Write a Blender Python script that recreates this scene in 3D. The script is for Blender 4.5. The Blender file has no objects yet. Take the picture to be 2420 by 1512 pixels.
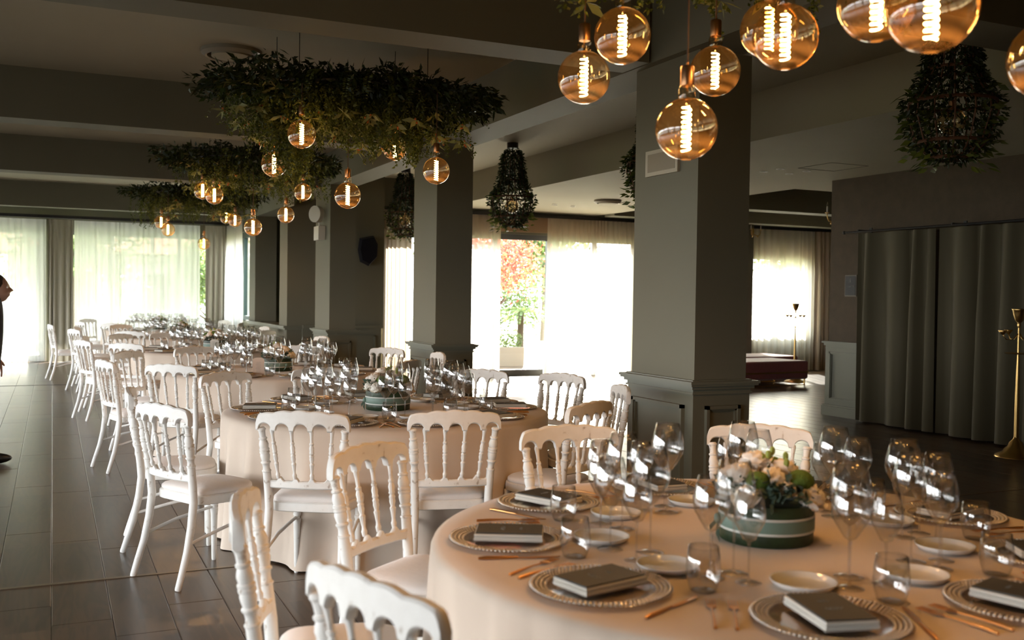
import bpy, math, random
import numpy as np
from mathutils import Vector, Matrix
PI = math.pi
R = math.radians
random.seed(7)
rng = np.random.default_rng(11)
S = bpy.context.scene
C = S.collection

# ------------------------------------------------------------------ camera
cam_d = bpy.data.cameras.new('camera')
cam = bpy.data.objects.new('camera', cam_d); C.objects.link(cam)
F_PX = 2351.0; CH = 1.47
ROT = Matrix(((0.90777959, -0.00338521, -0.41943385),
              (-0.41919449, 0.0274059, -0.90748273),
              (0.01456698, 0.99961866, 0.02345946)))
CAM_FWD = -(ROT @ Vector((0, 0, 1)))
cam.matrix_world = Matrix.Translation((0, 0, CH)) @ ROT.to_4x4()
cam_d.sensor_width = 36; cam_d.lens = F_PX * 36 / 2420
cam_d.clip_start = .05; cam_d.clip_end = 200
cam_d.dof.use_dof = True; cam_d.dof.focus_distance = 6.6; cam_d.dof.aperture_fstop = 3.2
S.camera = cam

# ------------------------------------------------------------------ world, sun, exposure
w = bpy.data.worlds.new('world'); S.world = w; w.use_nodes = True
nt = w.node_tree; bg = nt.nodes['Background']
tc = nt.nodes.new('ShaderNodeTexCoord'); sx = nt.nodes.new('ShaderNodeSeparateXYZ')
cr = nt.nodes.new('ShaderNodeValToRGB')
nt.links.new(tc.outputs['Generated'], sx.inputs[0]); nt.links.new(sx.outputs['Z'], cr.inputs[0])
cr.color_ramp.elements[0].position = 0.0; cr.color_ramp.elements[0].color = (.98, .985, .98, 1)
cr.color_ramp.elements[1].position = .7; cr.color_ramp.elements[1].color = (.72, .86, 1, 1)
nt.links.new(cr.outputs[0], bg.inputs[0]); bg.inputs[1].default_value = 7.5
sun_d = bpy.data.lights.new('sun', 'SUN'); sun = bpy.data.objects.new('sun', sun_d); C.objects.link(sun)
sun_d.energy = 42; sun_d.angle = R(1.0); sun_d.color = (1, .95, .86)
sun.rotation_euler = Vector((.42, .85, .62)).to_track_quat('Z', 'Y').to_euler()
S.view_settings.view_transform = 'Standard'; S.view_settings.look = 'None'
S.view_settings.gamma = 1; S.view_settings.use_curve_mapping = False
S.view_settings.exposure = 1.2
S.cycles.use_denoising = True
S.cycles.max_bounces = 8; S.cycles.diffuse_bounces = 4; S.cycles.glossy_bounces = 4
S.cycles.transmission_bounces = 4; S.cycles.transparent_max_bounces = 24
S.cycles.caustics_reflective = False; S.cycles.caustics_refractive = False
S.cycles.sample_clamp_indirect = 4.0

def portal(loc, direction, sx_, sz_):
    d = bpy.data.lights.new('window_portal', 'AREA'); d.shape = 'RECTANGLE'; d.size = sx_; d.size_y = sz_
    d.cycles.is_portal = True
    o = bpy.data.objects.new('window_portal', d); C.objects.link(o)
    o.location = loc; o.rotation_euler = Vector(direction).to_track_quat('-Z', 'Y').to_euler()

# ------------------------------------------------------------------ materials
def M(name, col, rough=.5, metal=0., noise=None, bump=None, spec=.5, sheen=0., coat=0.):
    m = bpy.data.materials.new(name); m.use_nodes = True
    t = m.node_tree; b = t.nodes['Principled BSDF']
    b.inputs['Base Color'].default_value = (*col, 1); b.inputs['Roughness'].default_value = rough
    b.inputs['Metallic'].default_value = metal; b.inputs['Specular IOR Level'].default_value = spec
    b.inputs['Sheen Weight'].default_value = sheen; b.inputs['Coat Weight'].default_value = coat
    if noise or bump:
        tx = t.nodes.new('ShaderNodeTexCoord')
    if noise:  # (scale, second colour, contrast low, contrast high)
        n = t.nodes.new('ShaderNodeTexNoise'); n.inputs['Scale'].default_value = noise[0]; n.inputs['Detail'].default_value = 5
        r = t.nodes.new('ShaderNodeValToRGB'); t.links.new(tx.outputs['Object'], n.inputs['Vector'])
        r.color_ramp.elements[0].position = noise[2]; r.color_ramp.elements[0].color = (*noise[1], 1)
        r.color_ramp.elements[1].position = noise[3]; r.color_ramp.elements[1].color = (*col, 1)
        t.links.new(n.outputs['Fac'], r.inputs[0]); t.links.new(r.outputs[0], b.inputs['Base Color'])
    if bump:  # (scale, strength)
        n2 = t.nodes.new('ShaderNodeTexNoise'); n2.inputs['Scale'].default_value = bump[0]; n2.inputs['Detail'].default_value = 4
        bp = t.nodes.new('ShaderNodeBump'); bp.inputs['Strength'].default_value = bump[1]; bp.inputs['Distance'].default_value = .01
        t.links.new(tx.outputs['Object'], n2.inputs['Vector'])
        t.links.new(n2.outputs['Fac'], bp.inputs['Height']); t.links.new(bp.outputs[0], b.inputs['Normal'])
    return m

def thin_glass(name, tint=(1, 1, 1), edge=(.75, .8, .8), f0=.05, rough=.0):
    m = bpy.data.materials.new(name); m.use_nodes = True; t = m.node_tree; t.nodes.clear()
    o = t.nodes.new('ShaderNodeOutputMaterial'); mx = t.nodes.new('ShaderNodeMixShader')
    tr = t.nodes.new('ShaderNodeBsdfTransparent'); gl = t.nodes.new('ShaderNodeBsdfGlossy'); gl.inputs['Roughness'].default_value = rough
    lw = t.nodes.new('ShaderNodeLayerWeight'); lw.inputs['Blend'].default_value = .5
    p = t.nodes.new('ShaderNodeMath'); p.operation = 'POWER'; p.inputs[1].default_value = 3.0
    ma = t.nodes.new('ShaderNodeMath'); ma.operation = 'MULTIPLY_ADD'; ma.inputs[1].default_value = .85; ma.inputs[2].default_value = f0
    mc = t.nodes.new('ShaderNodeMix'); mc.data_type = 'RGBA'
    p2 = t.nodes.new('ShaderNodeMath'); p2.operation = 'POWER'; p2.inputs[1].default_value = 2.5
    t.links.new(lw.outputs['Facing'], p.inputs[0]); t.links.new(lw.outputs['Facing'], p2.inputs[0])
    t.links.new(p.outputs[0], ma.inputs[0]); t.links.new(ma.outputs[0], mx.inputs[0])
    mc.inputs[6].default_value = (*tint, 1); mc.inputs[7].default_value = (*edge, 1)
    t.links.new(p2.outputs[0], mc.inputs[0]); t.links.new(mc.outputs[2], tr.inputs[0])
    t.links.new(tr.outputs[0], mx.inputs[1]); t.links.new(gl.outputs[0], mx.inputs[2]); t.links.new(mx.outputs[0], o.inputs[0])
    return m

def emit(name, col, s):
    m = bpy.data.materials.new(name); m.use_nodes = True; t = m.node_tree; t.nodes.clear()
    o = t.nodes.new('ShaderNodeOutputMaterial'); e = t.nodes.new('ShaderNodeEmission')
    e.inputs[0].default_value = (*col, 1); e.inputs[1].default_value = s; t.links.new(e.outputs[0], o.inputs[0]); return m

def cloth_mat(name, col, trans, clear):
    """fabric: diffuse + translucent, with an open weave that lets part of the light straight through"""
    m = bpy.data.materials.new(name); m.use_nodes = True; t = m.node_tree; t.nodes.clear()
    o = t.nodes.new('ShaderNodeOutputMaterial')
    d = t.nodes.new('ShaderNodeBsdfDiffuse'); d.inputs[0].default_value = (*col, 1)
    tl = t.nodes.new('ShaderNodeBsdfTranslucent'); tl.inputs[0].default_value = (*col, 1)
    m1 = t.nodes.new('ShaderNodeMixShader'); m1.inputs[0].default_value = trans
    t.links.new(d.outputs[0], m1.inputs[1]); t.links.new(tl.outputs[0], m1.inputs[2])
    if clear > 0:
        tr = t.nodes.new('ShaderNodeBsdfTransparent'); m2 = t.nodes.new('ShaderNodeMixShader')
        lw = t.nodes.new('ShaderNodeLayerWeight'); lw.inputs['Blend'].default_value = .5
        mr = t.nodes.new('ShaderNodeMapRange'); mr.inputs[3].default_value = clear; mr.inputs[4].default_value = clear * .15
        t.links.new(lw.outputs['Facing'], mr.inputs[0]); t.links.new(mr.outputs[0], m2.inputs[0])
        t.links.new(m1.outputs[0], m2.inputs[1]); t.links.new(tr.outputs[0], m2.inputs[2]); t.links.new(m2.outputs[0], o.inputs[0])
    else:
        t.links.new(m1.outputs[0], o.inputs[0])
    return m

def leaf_mat(name, c1, c2, trans=.35, rough=.5):
    m = bpy.data.materials.new(name); m.use_nodes = True; t = m.node_tree; b = t.nodes['Principled BSDF']
    g = t.nodes.new('ShaderNodeNewGeometry'); r = t.nodes.new('ShaderNodeValToRGB')
    r.color_ramp.elements[0].color = (*c1, 1); r.color_ramp.elements[1].color = (*c2, 1)
    t.links.new(g.outputs['Random Per Island'], r.inputs[0]); t.links.new(r.outputs[0], b.inputs['Base Color'])
    b.inputs['Roughness'].default_value = rough
    tl = t.nodes.new('ShaderNodeBsdfTranslucent'); t.links.new(r.outputs[0], tl.inputs[0])
    mx = t.nodes.new('ShaderNodeMixShader'); mx.inputs[0].default_value = trans
    t.links.new(b.outputs[0], mx.inputs[1]); t.links.new(tl.outputs[0], mx.inputs[2])
    t.links.new(mx.outputs[0], t.nodes['Material Output'].inputs[0])
    return m

def wood_floor():
    m = bpy.data.materials.new('dark_oak_floor'); m.use_nodes = True; t = m.node_tree; b = t.nodes['Principled BSDF']
    g = t.nodes.new('ShaderNodeNewGeometry')
    # one tone per board, from the board's cell in the room
    sp = t.nodes.new('ShaderNodeSeparateXYZ'); t.links.new(g.outputs['Position'], sp.inputs[0])
    def fl(out, size, off=0.):
        a = t.nodes.new('ShaderNodeMath'); a.operation = 'MULTIPLY_ADD'; a.inputs[1].default_value = 1 / size; a.inputs[2].default_value = off
        f = t.nodes.new('ShaderNodeMath'); f.operation = 'FLOOR'; t.links.new(out, a.inputs[0]); t.links.new(a.outputs[0], f.inputs[0]); return f
    fx = fl(sp.outputs[0], .25); fy = fl(sp.outputs[1], 1.57)
    cb = t.nodes.new('ShaderNodeCombineXYZ'); t.links.new(fx.outputs[0], cb.inputs[0]); t.links.new(fy.outputs[0], cb.inputs[1])
    wn = t.nodes.new('ShaderNodeTexWhiteNoise'); t.links.new(cb.outputs[0], wn.inputs['Vector'])
    # grain: noise stretched along the boards, shifted per board
    sc = t.nodes.new('ShaderNodeVectorMath'); sc.operation = 'MULTIPLY'; sc.inputs[1].default_value = (9, 1.1, 1)
    t.links.new(g.outputs['Position'], sc.inputs[0])
    ad = t.nodes.new('ShaderNodeVectorMath'); ad.operation = 'ADD'; sc2 = t.nodes.new('ShaderNodeVectorMath'); sc2.operation = 'SCALE'
    sc2.inputs['Scale'].default_value = 40; t.links.new(wn.outputs['Color'], sc2.inputs[0])
    t.links.new(sc.outputs[0], ad.inputs[0]); t.links.new(sc2.outputs[0], ad.inputs[1])
    n = t.nodes.new('ShaderNodeTexNoise'); n.inputs['Scale'].default_value = 1.0; n.inputs['Detail'].default_value = 3; n.inputs['Distortion'].default_value = .6
    t.links.new(ad.outputs[0], n.inputs['Vector'])
    mu = t.nodes.new('ShaderNodeMath'); mu.operation = 'MULTIPLY'; mu.inputs[1].default_value = 38; t.links.new(n.outputs['Fac'], mu.inputs[0])
    si = t.nodes.new('ShaderNodeMath'); si.operation = 'SINE'; t.links.new(mu.outputs[0], si.inputs[0])
    ma = t.nodes.new('ShaderNodeMath'); ma.operation = 'MULTIPLY_ADD'; ma.inputs[1].default_value = .5; ma.inputs[2].default_value = .5
    t.links.new(si.outputs[0], ma.inputs[0])
    r1 = t.nodes.new('ShaderNodeValToRGB'); r1.color_ramp.elements[0].color = (.030, .018, .010, 1); r1.color_ramp.elements[1].color = (.105, .064, .037, 1)
    mix = t.nodes.new('ShaderNodeMath'); mix.operation = 'MULTIPLY_ADD'; mix.inputs[1].default_value = .7; mix.inputs[2].default_value = 0
    t.links.new(wn.outputs['Value'], mix.inputs[0])
    ad2 = t.nodes.new('ShaderNodeMath'); ad2.operation = 'MULTIPLY_ADD'; ad2.inputs[1].default_value = .45
    t.links.new(ma.outputs[0], ad2.inputs[0]); t.links.new(mix.outputs[0], ad2.inputs[2])
    t.links.new(ad2.outputs[0], r1.inputs[0]); t.links.new(r1.outputs[0], b.inputs['Base Color'])
    rr = t.nodes.new('ShaderNodeMapRange'); rr.inputs[3].default_value = .29; rr.inputs[4].default_value = .30; b.inputs['Specular IOR Level'].default_value = .7
    t.links.new(ma.outputs[0], rr.inputs[0]); t.links.new(rr.outputs[0], b.inputs['Roughness'])
    bp = t.nodes.new('ShaderNodeBump'); bp.inputs['Strength'].default_value = .010; bp.inputs['Distance'].default_value = .001
    t.links.new(ma.outputs[0], bp.inputs['Height']); t.links.new(bp.outputs[0], b.inputs['Normal'])
    return m

def painted_wood():
    """chalky white paint, rubbed through to brown on edges and dark in grooves"""
    m = M('distressed_white_paint', (.72, .70, .66), .5)
    t = m.node_tree; b = t.nodes['Principled BSDF']
    g = t.nodes.new('ShaderNodeNewGeometry'); tx = t.nodes.new('ShaderNodeTexCoord')
    n = t.nodes.new('ShaderNodeTexNoise'); n.inputs['Scale'].default_value = 26; n.inputs['Detail'].default_value = 6
    t.links.new(tx.outputs['Object'], n.inputs['Vector'])
    r = t.nodes.new('ShaderNodeValToRGB'); e = r.color_ramp.elements
    e[0].position = .26; e[0].color = (.40, .33, .26, 1); e[1].position = .36; e[1].color = (.79, .77, .73, 1)
    x = e.new(.75); x.color = (.84, .825, .79, 1)
    t.links.new(n.outputs['Fac'], r.inputs[0])
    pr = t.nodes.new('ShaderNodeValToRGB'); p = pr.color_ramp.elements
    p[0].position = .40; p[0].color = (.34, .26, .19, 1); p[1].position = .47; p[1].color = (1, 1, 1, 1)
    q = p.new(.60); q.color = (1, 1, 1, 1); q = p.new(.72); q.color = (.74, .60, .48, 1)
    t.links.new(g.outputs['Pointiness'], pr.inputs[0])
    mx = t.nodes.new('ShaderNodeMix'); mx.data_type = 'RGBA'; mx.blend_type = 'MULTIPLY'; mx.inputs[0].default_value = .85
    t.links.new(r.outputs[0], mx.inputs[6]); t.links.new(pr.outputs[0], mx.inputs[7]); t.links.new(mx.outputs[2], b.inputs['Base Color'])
    return m

PAINT = painted_wood()
WALL = M('olive_grey_wall_paint', (.158, .152, .108), .75, noise=(.7, (.144, .138, .097), .3, .7))
TRIMP = M('grey_green_satin_paint', (.160, .162, .122), .42)
CEIL = M('taupe_ceiling_paint', (.32, .29, .21), .8, noise=(.5, (.29, .26, .185), .3, .7))
WALLP = M('brown_grasscloth', (.085, .060, .036), .85, noise=(9, (.068, .048, .029), .3, .7), bump=(60, .3))
FLOOR = wood_floor()
SUBF = M('subfloor_dark', (.012, .009, .007), .8)
STRIP = M('brass_floor_strip', (.20, .15, .10), .35, .6)
TCLOTH = M('greige_tablecloth', (.66, .55, .45), .85, sheen=.2, bump=(300, .05))
NAPK = M('white_linen', (.66, .63, .56), .9)
CARD = M('slate_menu_card', (.055, .056, .050), .7)
SCRIPT = M('pale_print', (.20, .20, .18), .7)
MENU = M('beige_menu_card', (.55, .42, .33), .8)
MENUW = M('ivory_menu_card', (.62, .60, .54), .8)
CHINA = M('white_china', (.78, .77, .74), .12, coat=.3)
GOLD = M('brushed_gold', (.80, .42, .16), .28, 1.)
BRASS = M('antique_brass', (.50, .33, .12), .3, 1.)
COPPER = M('brushed_copper_socket', (.42, .22, .11), .32, 1.)
CORD = M('bronze_fabric_cord', (.10, .055, .03), .7)
BLACK = M('black_metal', (.012, .011, .011), .45)
FRAME = M('anthracite_window_frame', (.085, .085, .085), .45)
SEAT = M('off_white_seat_fabric', (.80, .74, .70), .85, sheen=.3, bump=(40, .15))
GLASS = thin_glass('clear_glass', (.985, .985, .98), (.66, .68, .68), .21)
WINDOW = thin_glass('window_glass', (.96, .98, .98), (.8, .85, .85), .03)
AMBER = thin_glass('amber_bulb_glass', (1., .89, .66), (.85, .45, .14), .09)
def _coat(m):   # the faint gold coating scatters a little of the filament's light
    t = m.node_tree; o = [n for n in t.nodes if n.type == 'OUTPUT_MATERIAL'][0]; src = o.inputs[0].links[0].from_socket
    tl = t.nodes.new('ShaderNodeBsdfTranslucent'); tl.inputs[0].default_value = (1, .55, .18, 1); mx = t.nodes.new('ShaderNodeMixShader'); mx.inputs[0].default_value = .012
    t.links.new(src, mx.inputs[1]); t.links.new(tl.outputs[0], mx.inputs[2]); t.links.new(mx.outputs[0], o.inputs[0])
_coat(AMBER)
BASEG = thin_glass('clear_bulb_neck', (1, .9, .75), (.8, .55, .3), .06)
FILA = emit('glowing_filament', (1, .58, .20), 30)
SHEER = cloth_mat('sheer_voile', (.70, .685, .635), .46, .09)
SHEERW = cloth_mat('cream_voile', (.86, .80, .68), .62, .24)
DRAPE = cloth_mat('grey_linen_drape', (.40, .37, .30), .04, 0)
DRAPEB = cloth_mat('beige_lined_drape', (.46, .38, .29), .22, 0)
VELVET = M('sage_velvet', (.070, .058, .028), .8, sheen=.1)
WHITEP = M('white_plastic', (.62, .60, .54), .45)
VENTM = M('beige_vent', (.42, .39, .31), .5)
DIFF = M('taupe_diffuser', (.22, .19, .14), .5)
DVENT = M('dark_gap', (.02, .017, .013), .8)
BURG = M('burgundy_velvet', (.24, .045, .035), .75, sheen=.5, noise=(30, (.20, .03, .025), .3, .7))
NAVY = M('black_lacquer', (.006, .007, .014), .3)
SIGNM = M('slate_plaque', (.022, .022, .026), .6)
GBOX = M('dark_green_leaf_wrap', (.022, .050, .018), .45, noise=(18, (.012, .026, .010), .35, .65), bump=(40, .3))
RIB = M('sage_ribbon', (.15, .23, .19), .5)
RIBW = M('white_satin_edging', (.60, .62, .58), .4)
ROSE = M('blush_petals', (.93, .85, .76), .8)
WROSE = M('cream_petals', (.93, .90, .82), .8)
MOSS = M('green_chrysanthemum', (.10, .17, .02), .8, bump=(120, .9))
BUD = M('lime_buds', (.30, .36, .07), .6)
EUCA = leaf_mat('eucalyptus_leaf', (.05, .09, .065), (.15, .22, .17), .2)
GREEN = leaf_mat('dark_green_leaf', (.007, .014, .003), (.036, .058, .012), .3)
VINE = leaf_mat('olive_vine_leaf', (.035, .055, .008), (.15, .18, .03), .45)
PALE = leaf_mat('pale_sage_leaf', (.18, .23, .09), (.42, .42, .17), .35)
BERRY = M('orange_berry', (.60, .16, .03), .5)
WICKER = M('brown_wicker', (.10, .045, .02), .7)
SKIN = M('skin', (.42, .24, .17), .55)
HAIR = M('dark_brown_hair', (.02, .012, .008), .5)
BLACKC = M('black_clothing', (.018, .016, .016), .85)
SHOE = M('black_shoe_leather', (.01, .01, .01), .35)
PAVE = M('pale_paving', (.68, .66, .60), .8)
LAWN = M('lawn', (.19, .22, .11), .9, noise=(3, (.24, .26, .14), .35, .65))
CONC = M('weathered_planter', (.30, .24, .19), .8)
BARK = M('bark', (.09, .06, .04), .9)
MAPLE = leaf_mat('red_maple_leaf', (.30, .025, .015), (.55, .12, .07), .4)
TREEG = leaf_mat('garden_tree_leaf', (.06, .10, .03), (.24, .29, .09), .45)
HOUSE = M('white_render', (.7, .7, .68), .8)
TERRA = M('terracotta_roof', (.40, .16, .08), .8)
TEAL = M('teal_window_edge', (.03, .06, .06), .4)
HEADW = M('brown_header_panel', (.34, .22, .13), .7)

# ------------------------------------------------------------------ geometry helpers
class MB:
    def __init__(s): s.v = []; s.f = []
    def add(s, vs, fs):
        o = len(s.v); s.v.extend([tuple(map(float, p)) for p in vs]); s.f.extend([tuple(i + o for i in f) for f in fs]); return s
    def box(s, x0, x1, y0, y1, z0, z1):
        vs = [(x, y, z) for z in (z0, z1) for x, y in ((x0, y0), (x1, y0), (x1, y1), (x0, y1))]
        return s.add(vs, [(0, 3, 2, 1), (4, 5, 6, 7), (0, 1, 5, 4), (1, 2, 6, 5), (2, 3, 7, 6), (3, 0, 4, 7)])
    def lathe(s, prof, n=16, loc=(0, 0, 0), cap=True):
        vs = []; fs = []
        for r, z in prof:
            for k in range(n):
                a = 2 * PI * k / n; vs.append((loc[0] + r * math.cos(a), loc[1] + r * math.sin(a), loc[2] + z))
        for i in range(len(prof) - 1):
            for k in range(n):
                a = i * n + k; b = i * n + (k + 1) % n; fs.append((a, b, b + n, a + n))
        if cap:
            if prof[0][0] > 1e-4: fs.append(tuple(range(n))[::-1])
            if prof[-1][0] > 1e-4: fs.append(tuple(range((len(prof) - 1) * n, len(prof) * n)))
        return s.add(vs, fs)
    def tube(s, pts, rad, n=8, cap=True):
        pts = [Vector(p) for p in pts]; N = len(pts)
        rr = rad if hasattr(rad, '__len__') else [rad] * N
        vs = []; fs = []
        t0 = (pts[1] - pts[0]).normalized()
        up = Vector((0, 0, 1)) if abs(t0.z) < .9 else Vector((1, 0, 0))
        u = t0.cross(up).normalized()
        for i, p in enumerate(pts):
            t = (pts[min(i + 1, N - 1)] - pts[max(i - 1, 0)])
            t = t.normalized() if t.length > 1e-9 else t0
            u = (u - t * u.dot(t)).normalized(); v = t.cross(u)
            for k in range(n):
                a = 2 * PI * k / n; q = p + (u * math.cos(a) + v * math.sin(a)) * rr[i]; vs.append(q)
        for i in range(N - 1):
            for k in range(n):
                a = i * n + k; b = i * n + (k + 1) % n; fs.append((a, b, b + n, a + n))
        if cap: fs.append(tuple(range(n))[::-1]); fs.append(tuple(range((N - 1) * n, N * n)))
        return s.add(vs, fs)
    def ball(s, c, r, nu=10, nv=6):
        rx, ry, rz = r if hasattr(r, '__len__') else (r, r, r)
        vs = [(c[0], c[1], c[2] - rz)]; fs = []
        for j in range(1, nv):
            ph = -PI / 2 + PI * j / nv
            for k in range(nu):
                a = 2 * PI * k / nu; vs.append((c[0] + rx * math.cos(ph) * math.cos(a), c[1] + ry * math.cos(ph) * math.sin(a), c[2] + rz * math.sin(ph)))
        vs.append((c[0], c[1], c[2] + rz)); last = len(vs) - 1
        for k in range(nu):
            fs.append((0, 1 + (k + 1) % nu, 1 + k)); fs.append((last, last - nu + k, last - nu + (k + 1) % nu))
            for j in range(nv - 2):
                a = 1 + j * nu + k; b = 1 + j * nu + (k + 1) % nu; fs.append((a, b, b + nu, a + nu))
        return s.add(vs, fs)
    def mesh(s, name, mat, smooth=None):
        me = bpy.data.meshes.new(name); me.from_pydata(s.v, [], s.f); me.materials.append(mat)
        if smooth is not None:
            me.polygons.foreach_set('use_smooth', [True] * len(me.polygons))
            if smooth < 180: me.set_sharp_from_angle(angle=R(smooth))
        me.update(); return me
    def build(s, name, mat, parent=None, smooth=None, loc=None):
        return link(s.mesh(name, mat, smooth), name, parent, loc)

def link(me, name, parent=None, loc=None):
    o = bpy.data.objects.new(name, me); C.objects.link(o)
    if parent: o.parent = parent
    if loc: o.location = loc
    return o
def tag(o, label=None, cat=None, group=None, kind=None):
    if label: o['label'] = label
    if cat: o['category'] = cat
    if group: o['group'] = group
    if kind: o['kind'] = kind
    return o
def thing(name, label, cat, loc=(0, 0, 0), rz=0, group=None, kind=None):
    o = bpy.data.objects.new(name, None); C.objects.link(o); o.empty_display_size = .1
    o.location = loc; o.rotation_euler = (0, 0, rz); return tag(o, label, cat, group, kind)
KIDS = {}
def snapshot(o):  # remember children once so copies need no scene search
    KIDS[o.name] = [(c, [g for g in o_children(c)]) for c in o_children(o)]
def o_children(o): return [c for c in bpy.data.objects if c.parent == o]
def dup(root, loc, rz, label, group=None, scale=None):
    r = root.copy(); C.objects.link(r); r.location = loc; r.rotation_euler = (0, 0, rz)
    if scale: r.scale = (scale,) * 3
    r['label'] = label
    if group: r['group'] = group
    for c, gs in KIDS[root.name]:
        k = c.copy(); C.objects.link(k); k.parent = r
        for g in gs:
            q = g.copy(); C.objects.link(q); q.parent = k
    return r

def np_mesh(name, V, Fc, mat, parent=None, smooth=False, kind=None, loc=None):
    me = bpy.data.meshes.new(name); V = np.asarray(V, np.float32); Fc = np.asarray(Fc, np.int32)
    k = Fc.shape[1]
    me.vertices.add(len(V)); me.vertices.foreach_set('co', V.ravel())
    me.loops.add(Fc.size); me.loops.foreach_set('vertex_index', Fc.ravel())
    me.polygons.add(len(Fc)); me.polygons.foreach_set('loop_start', np.arange(len(Fc), dtype=np.int32) * k)
    me.update(calc_edges=True); me.validate(); me.materials.append(mat)
    if smooth: me.polygons.foreach_set('use_smooth', [True] * len(Fc))
    o = link(me, name, parent, loc)
    if kind: o['kind'] = kind
    return o

def leaves(P, D, L, Wd, fold=.25, jitter=True):
    """P centres (n,3), D directions (n,3), L lengths (n), Wd widths -> verts, quads(2 per leaf as 4-gons split)"""
    n = len(P); D = D / (np.linalg.norm(D, axis=1, keepdims=True) + 1e-9)
    rnd = rng.normal(size=(n, 3)); Sd = np.cross(D, rnd); Sd /= (np.linalg.norm(Sd, axis=1, keepdims=True) + 1e-9)
    Nn = np.cross(D, Sd); L = L[:, None]; Wd = Wd[:, None]
    a = P; b = P + D * L * .45 + Sd * Wd * .5 + Nn * Wd * fold; c = P + D * L; d = P + D * L * .45 - Sd * Wd * .5 + Nn * Wd * fold
    V = np.stack([a, b, c, d], 1).reshape(-1, 3)
    i = np.arange(n)[:, None] * 4
    Fc = np.concatenate([i + np.array([[0, 1, 2]]), i + np.array([[0, 2, 3]])], 0)
    return V, Fc

def wall_with_holes(mb, axis, pos, th, a0, a1, z0, z1, holes):
    """wall slab along X (axis 'x', at Y=pos..pos+th) or along Y (axis 'y', at X=pos..pos+th)"""
    def b(p, q, r, s_):
        if q - p < 1e-4 or s_ - r < 1e-4: return
        if axis == 'x': mb.box(p, q, pos, pos + th, r, s_)
        else: mb.box(pos, pos + th, p, q, r, s_)
    x = a0
    for (h0, h1, hz0, hz1) in sorted(holes):
        b(x, h0, z0, z1); b(h0, h1, z0, hz0); b(h0, h1, hz1, z1); x = h1
    b(x, a1, z0, z1)

# ------------------------------------------------------------------ room shell
floor = thing('floor', None, None, kind='structure')
MB().box(-4.7, 16.2, -5.2, 23, -.06, -.013).build('subfloor', SUBF, floor)
cells = []
PW, PL = .25, 1.57
def to_px(x, y, z):
    d = Vector((x, y, z - CH)); c = ROT.transposed() @ d
    if c.z > -.2: return (-9999, -9999, 0)
    s_ = F_PX / -c.z; return (1210 + c.x * s_, 756 - c.y * s_, -c.z)
TABLES = [(1.96, 2.39), (1.92, 6.0), (1.90, 9.3), (1.85, 12.85), (1.85, 16.6), (1.85, 20.0)]
for i in range(-18, 65):
    off = [0, -.25, .12, -.4, .3][i % 5]
    for j in range(-4, 16):
        x0 = i * PW; y0 = j * PL + .05 + off; x1 = x0 + PW; y1 = y0 + PL
        x0_, x1_, y0_, y1_ = max(x0, -4.7), min(x1, 16.2), max(y0, -5.2), min(y1, 23)
        if x1_ - x0_ < .02 or y1_ - y0_ < .02: continue
        px, py, dd = to_px((x0_ + x1_) / 2, (y0_ + y1_) / 2, 0)
        vis = -40 < px < 2460 and 0 < py < 1560
        for (tx, ty) in TABLES:
            if math.hypot((x0_ + x1_) / 2 - tx, (y0_ + y1_) / 2 - ty) < .95: vis = False
        if vis and (x0_ > 9.1 and y1_ < 10): vis = False
        if vis and px > 1000 and py > 1160: vis = False
        cells.append((-(1 / dd ** 3) if vis else 1, x0_, x1_, y0_, y1_))
cells.sort()
plank_cache = {}; rest = MB(); g_ = .0011
for n, (k, x0, x1, y0, y1) in enumerate(cells):
    if n < 290 and k < 0:
        key = (round(x1 - x0, 3), round(y1 - y0, 3))
        if key not in plank_cache:
            a, b = key[0] / 2 - g_, key[1] / 2 - g_; c = .004
            mb = MB(); vs = [(-a, -b, -.012), (a, -b, -.012), (a, b, -.012), (-a, b, -.012), (-a, -b, -c * .4), (a, -b, -c * .4), (a, b, -c * .4), (-a, b, -c * .4),
                             (-a + c, -b + c, 0), (a - c, -b + c, 0), (a - c, b - c, 0), (-a + c, b - c, 0)]
            mb.add(vs, [(0, 1, 5, 4), (1, 2, 6, 5), (2, 3, 7, 6), (3, 0, 4, 7), (4, 5, 9, 8), (5, 6, 10, 9), (6, 7, 11, 10), (7, 4, 8, 11), (8, 9, 10, 11)])
            plank_cache[key] = mb.mesh('plank', FLOOR)
        link(plank_cache[key], 'plank', floor, ((x0 + x1) / 2, (y0 + y1) / 2, 0))
    else:
        rest.box(x0 + g_, x1 - g_, y0 + g_, y1 - g_, -.012, 0)
rest.build('planking', FLOOR, floor)['kind'] = 'stuff'
tag(MB().box(-4.6, 9.1, 5.425, 5.455, 0, .003).build('trim_1', STRIP), 'thin metal strip across the dark floor beside the nearest left chairs', None, kind='structure')
tag(MB().box(-4.6, 3.4, 16.91, 16.95, 0, .003).build('trim_2', BLACK), 'dark strip across the pale far floor', None, kind='structure')

def struct(name, mb, mat, smooth=None):
    return tag(mb.build(name, mat, None, smooth), kind='structure')
ZB = 3.03; ZC = 3.5
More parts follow.
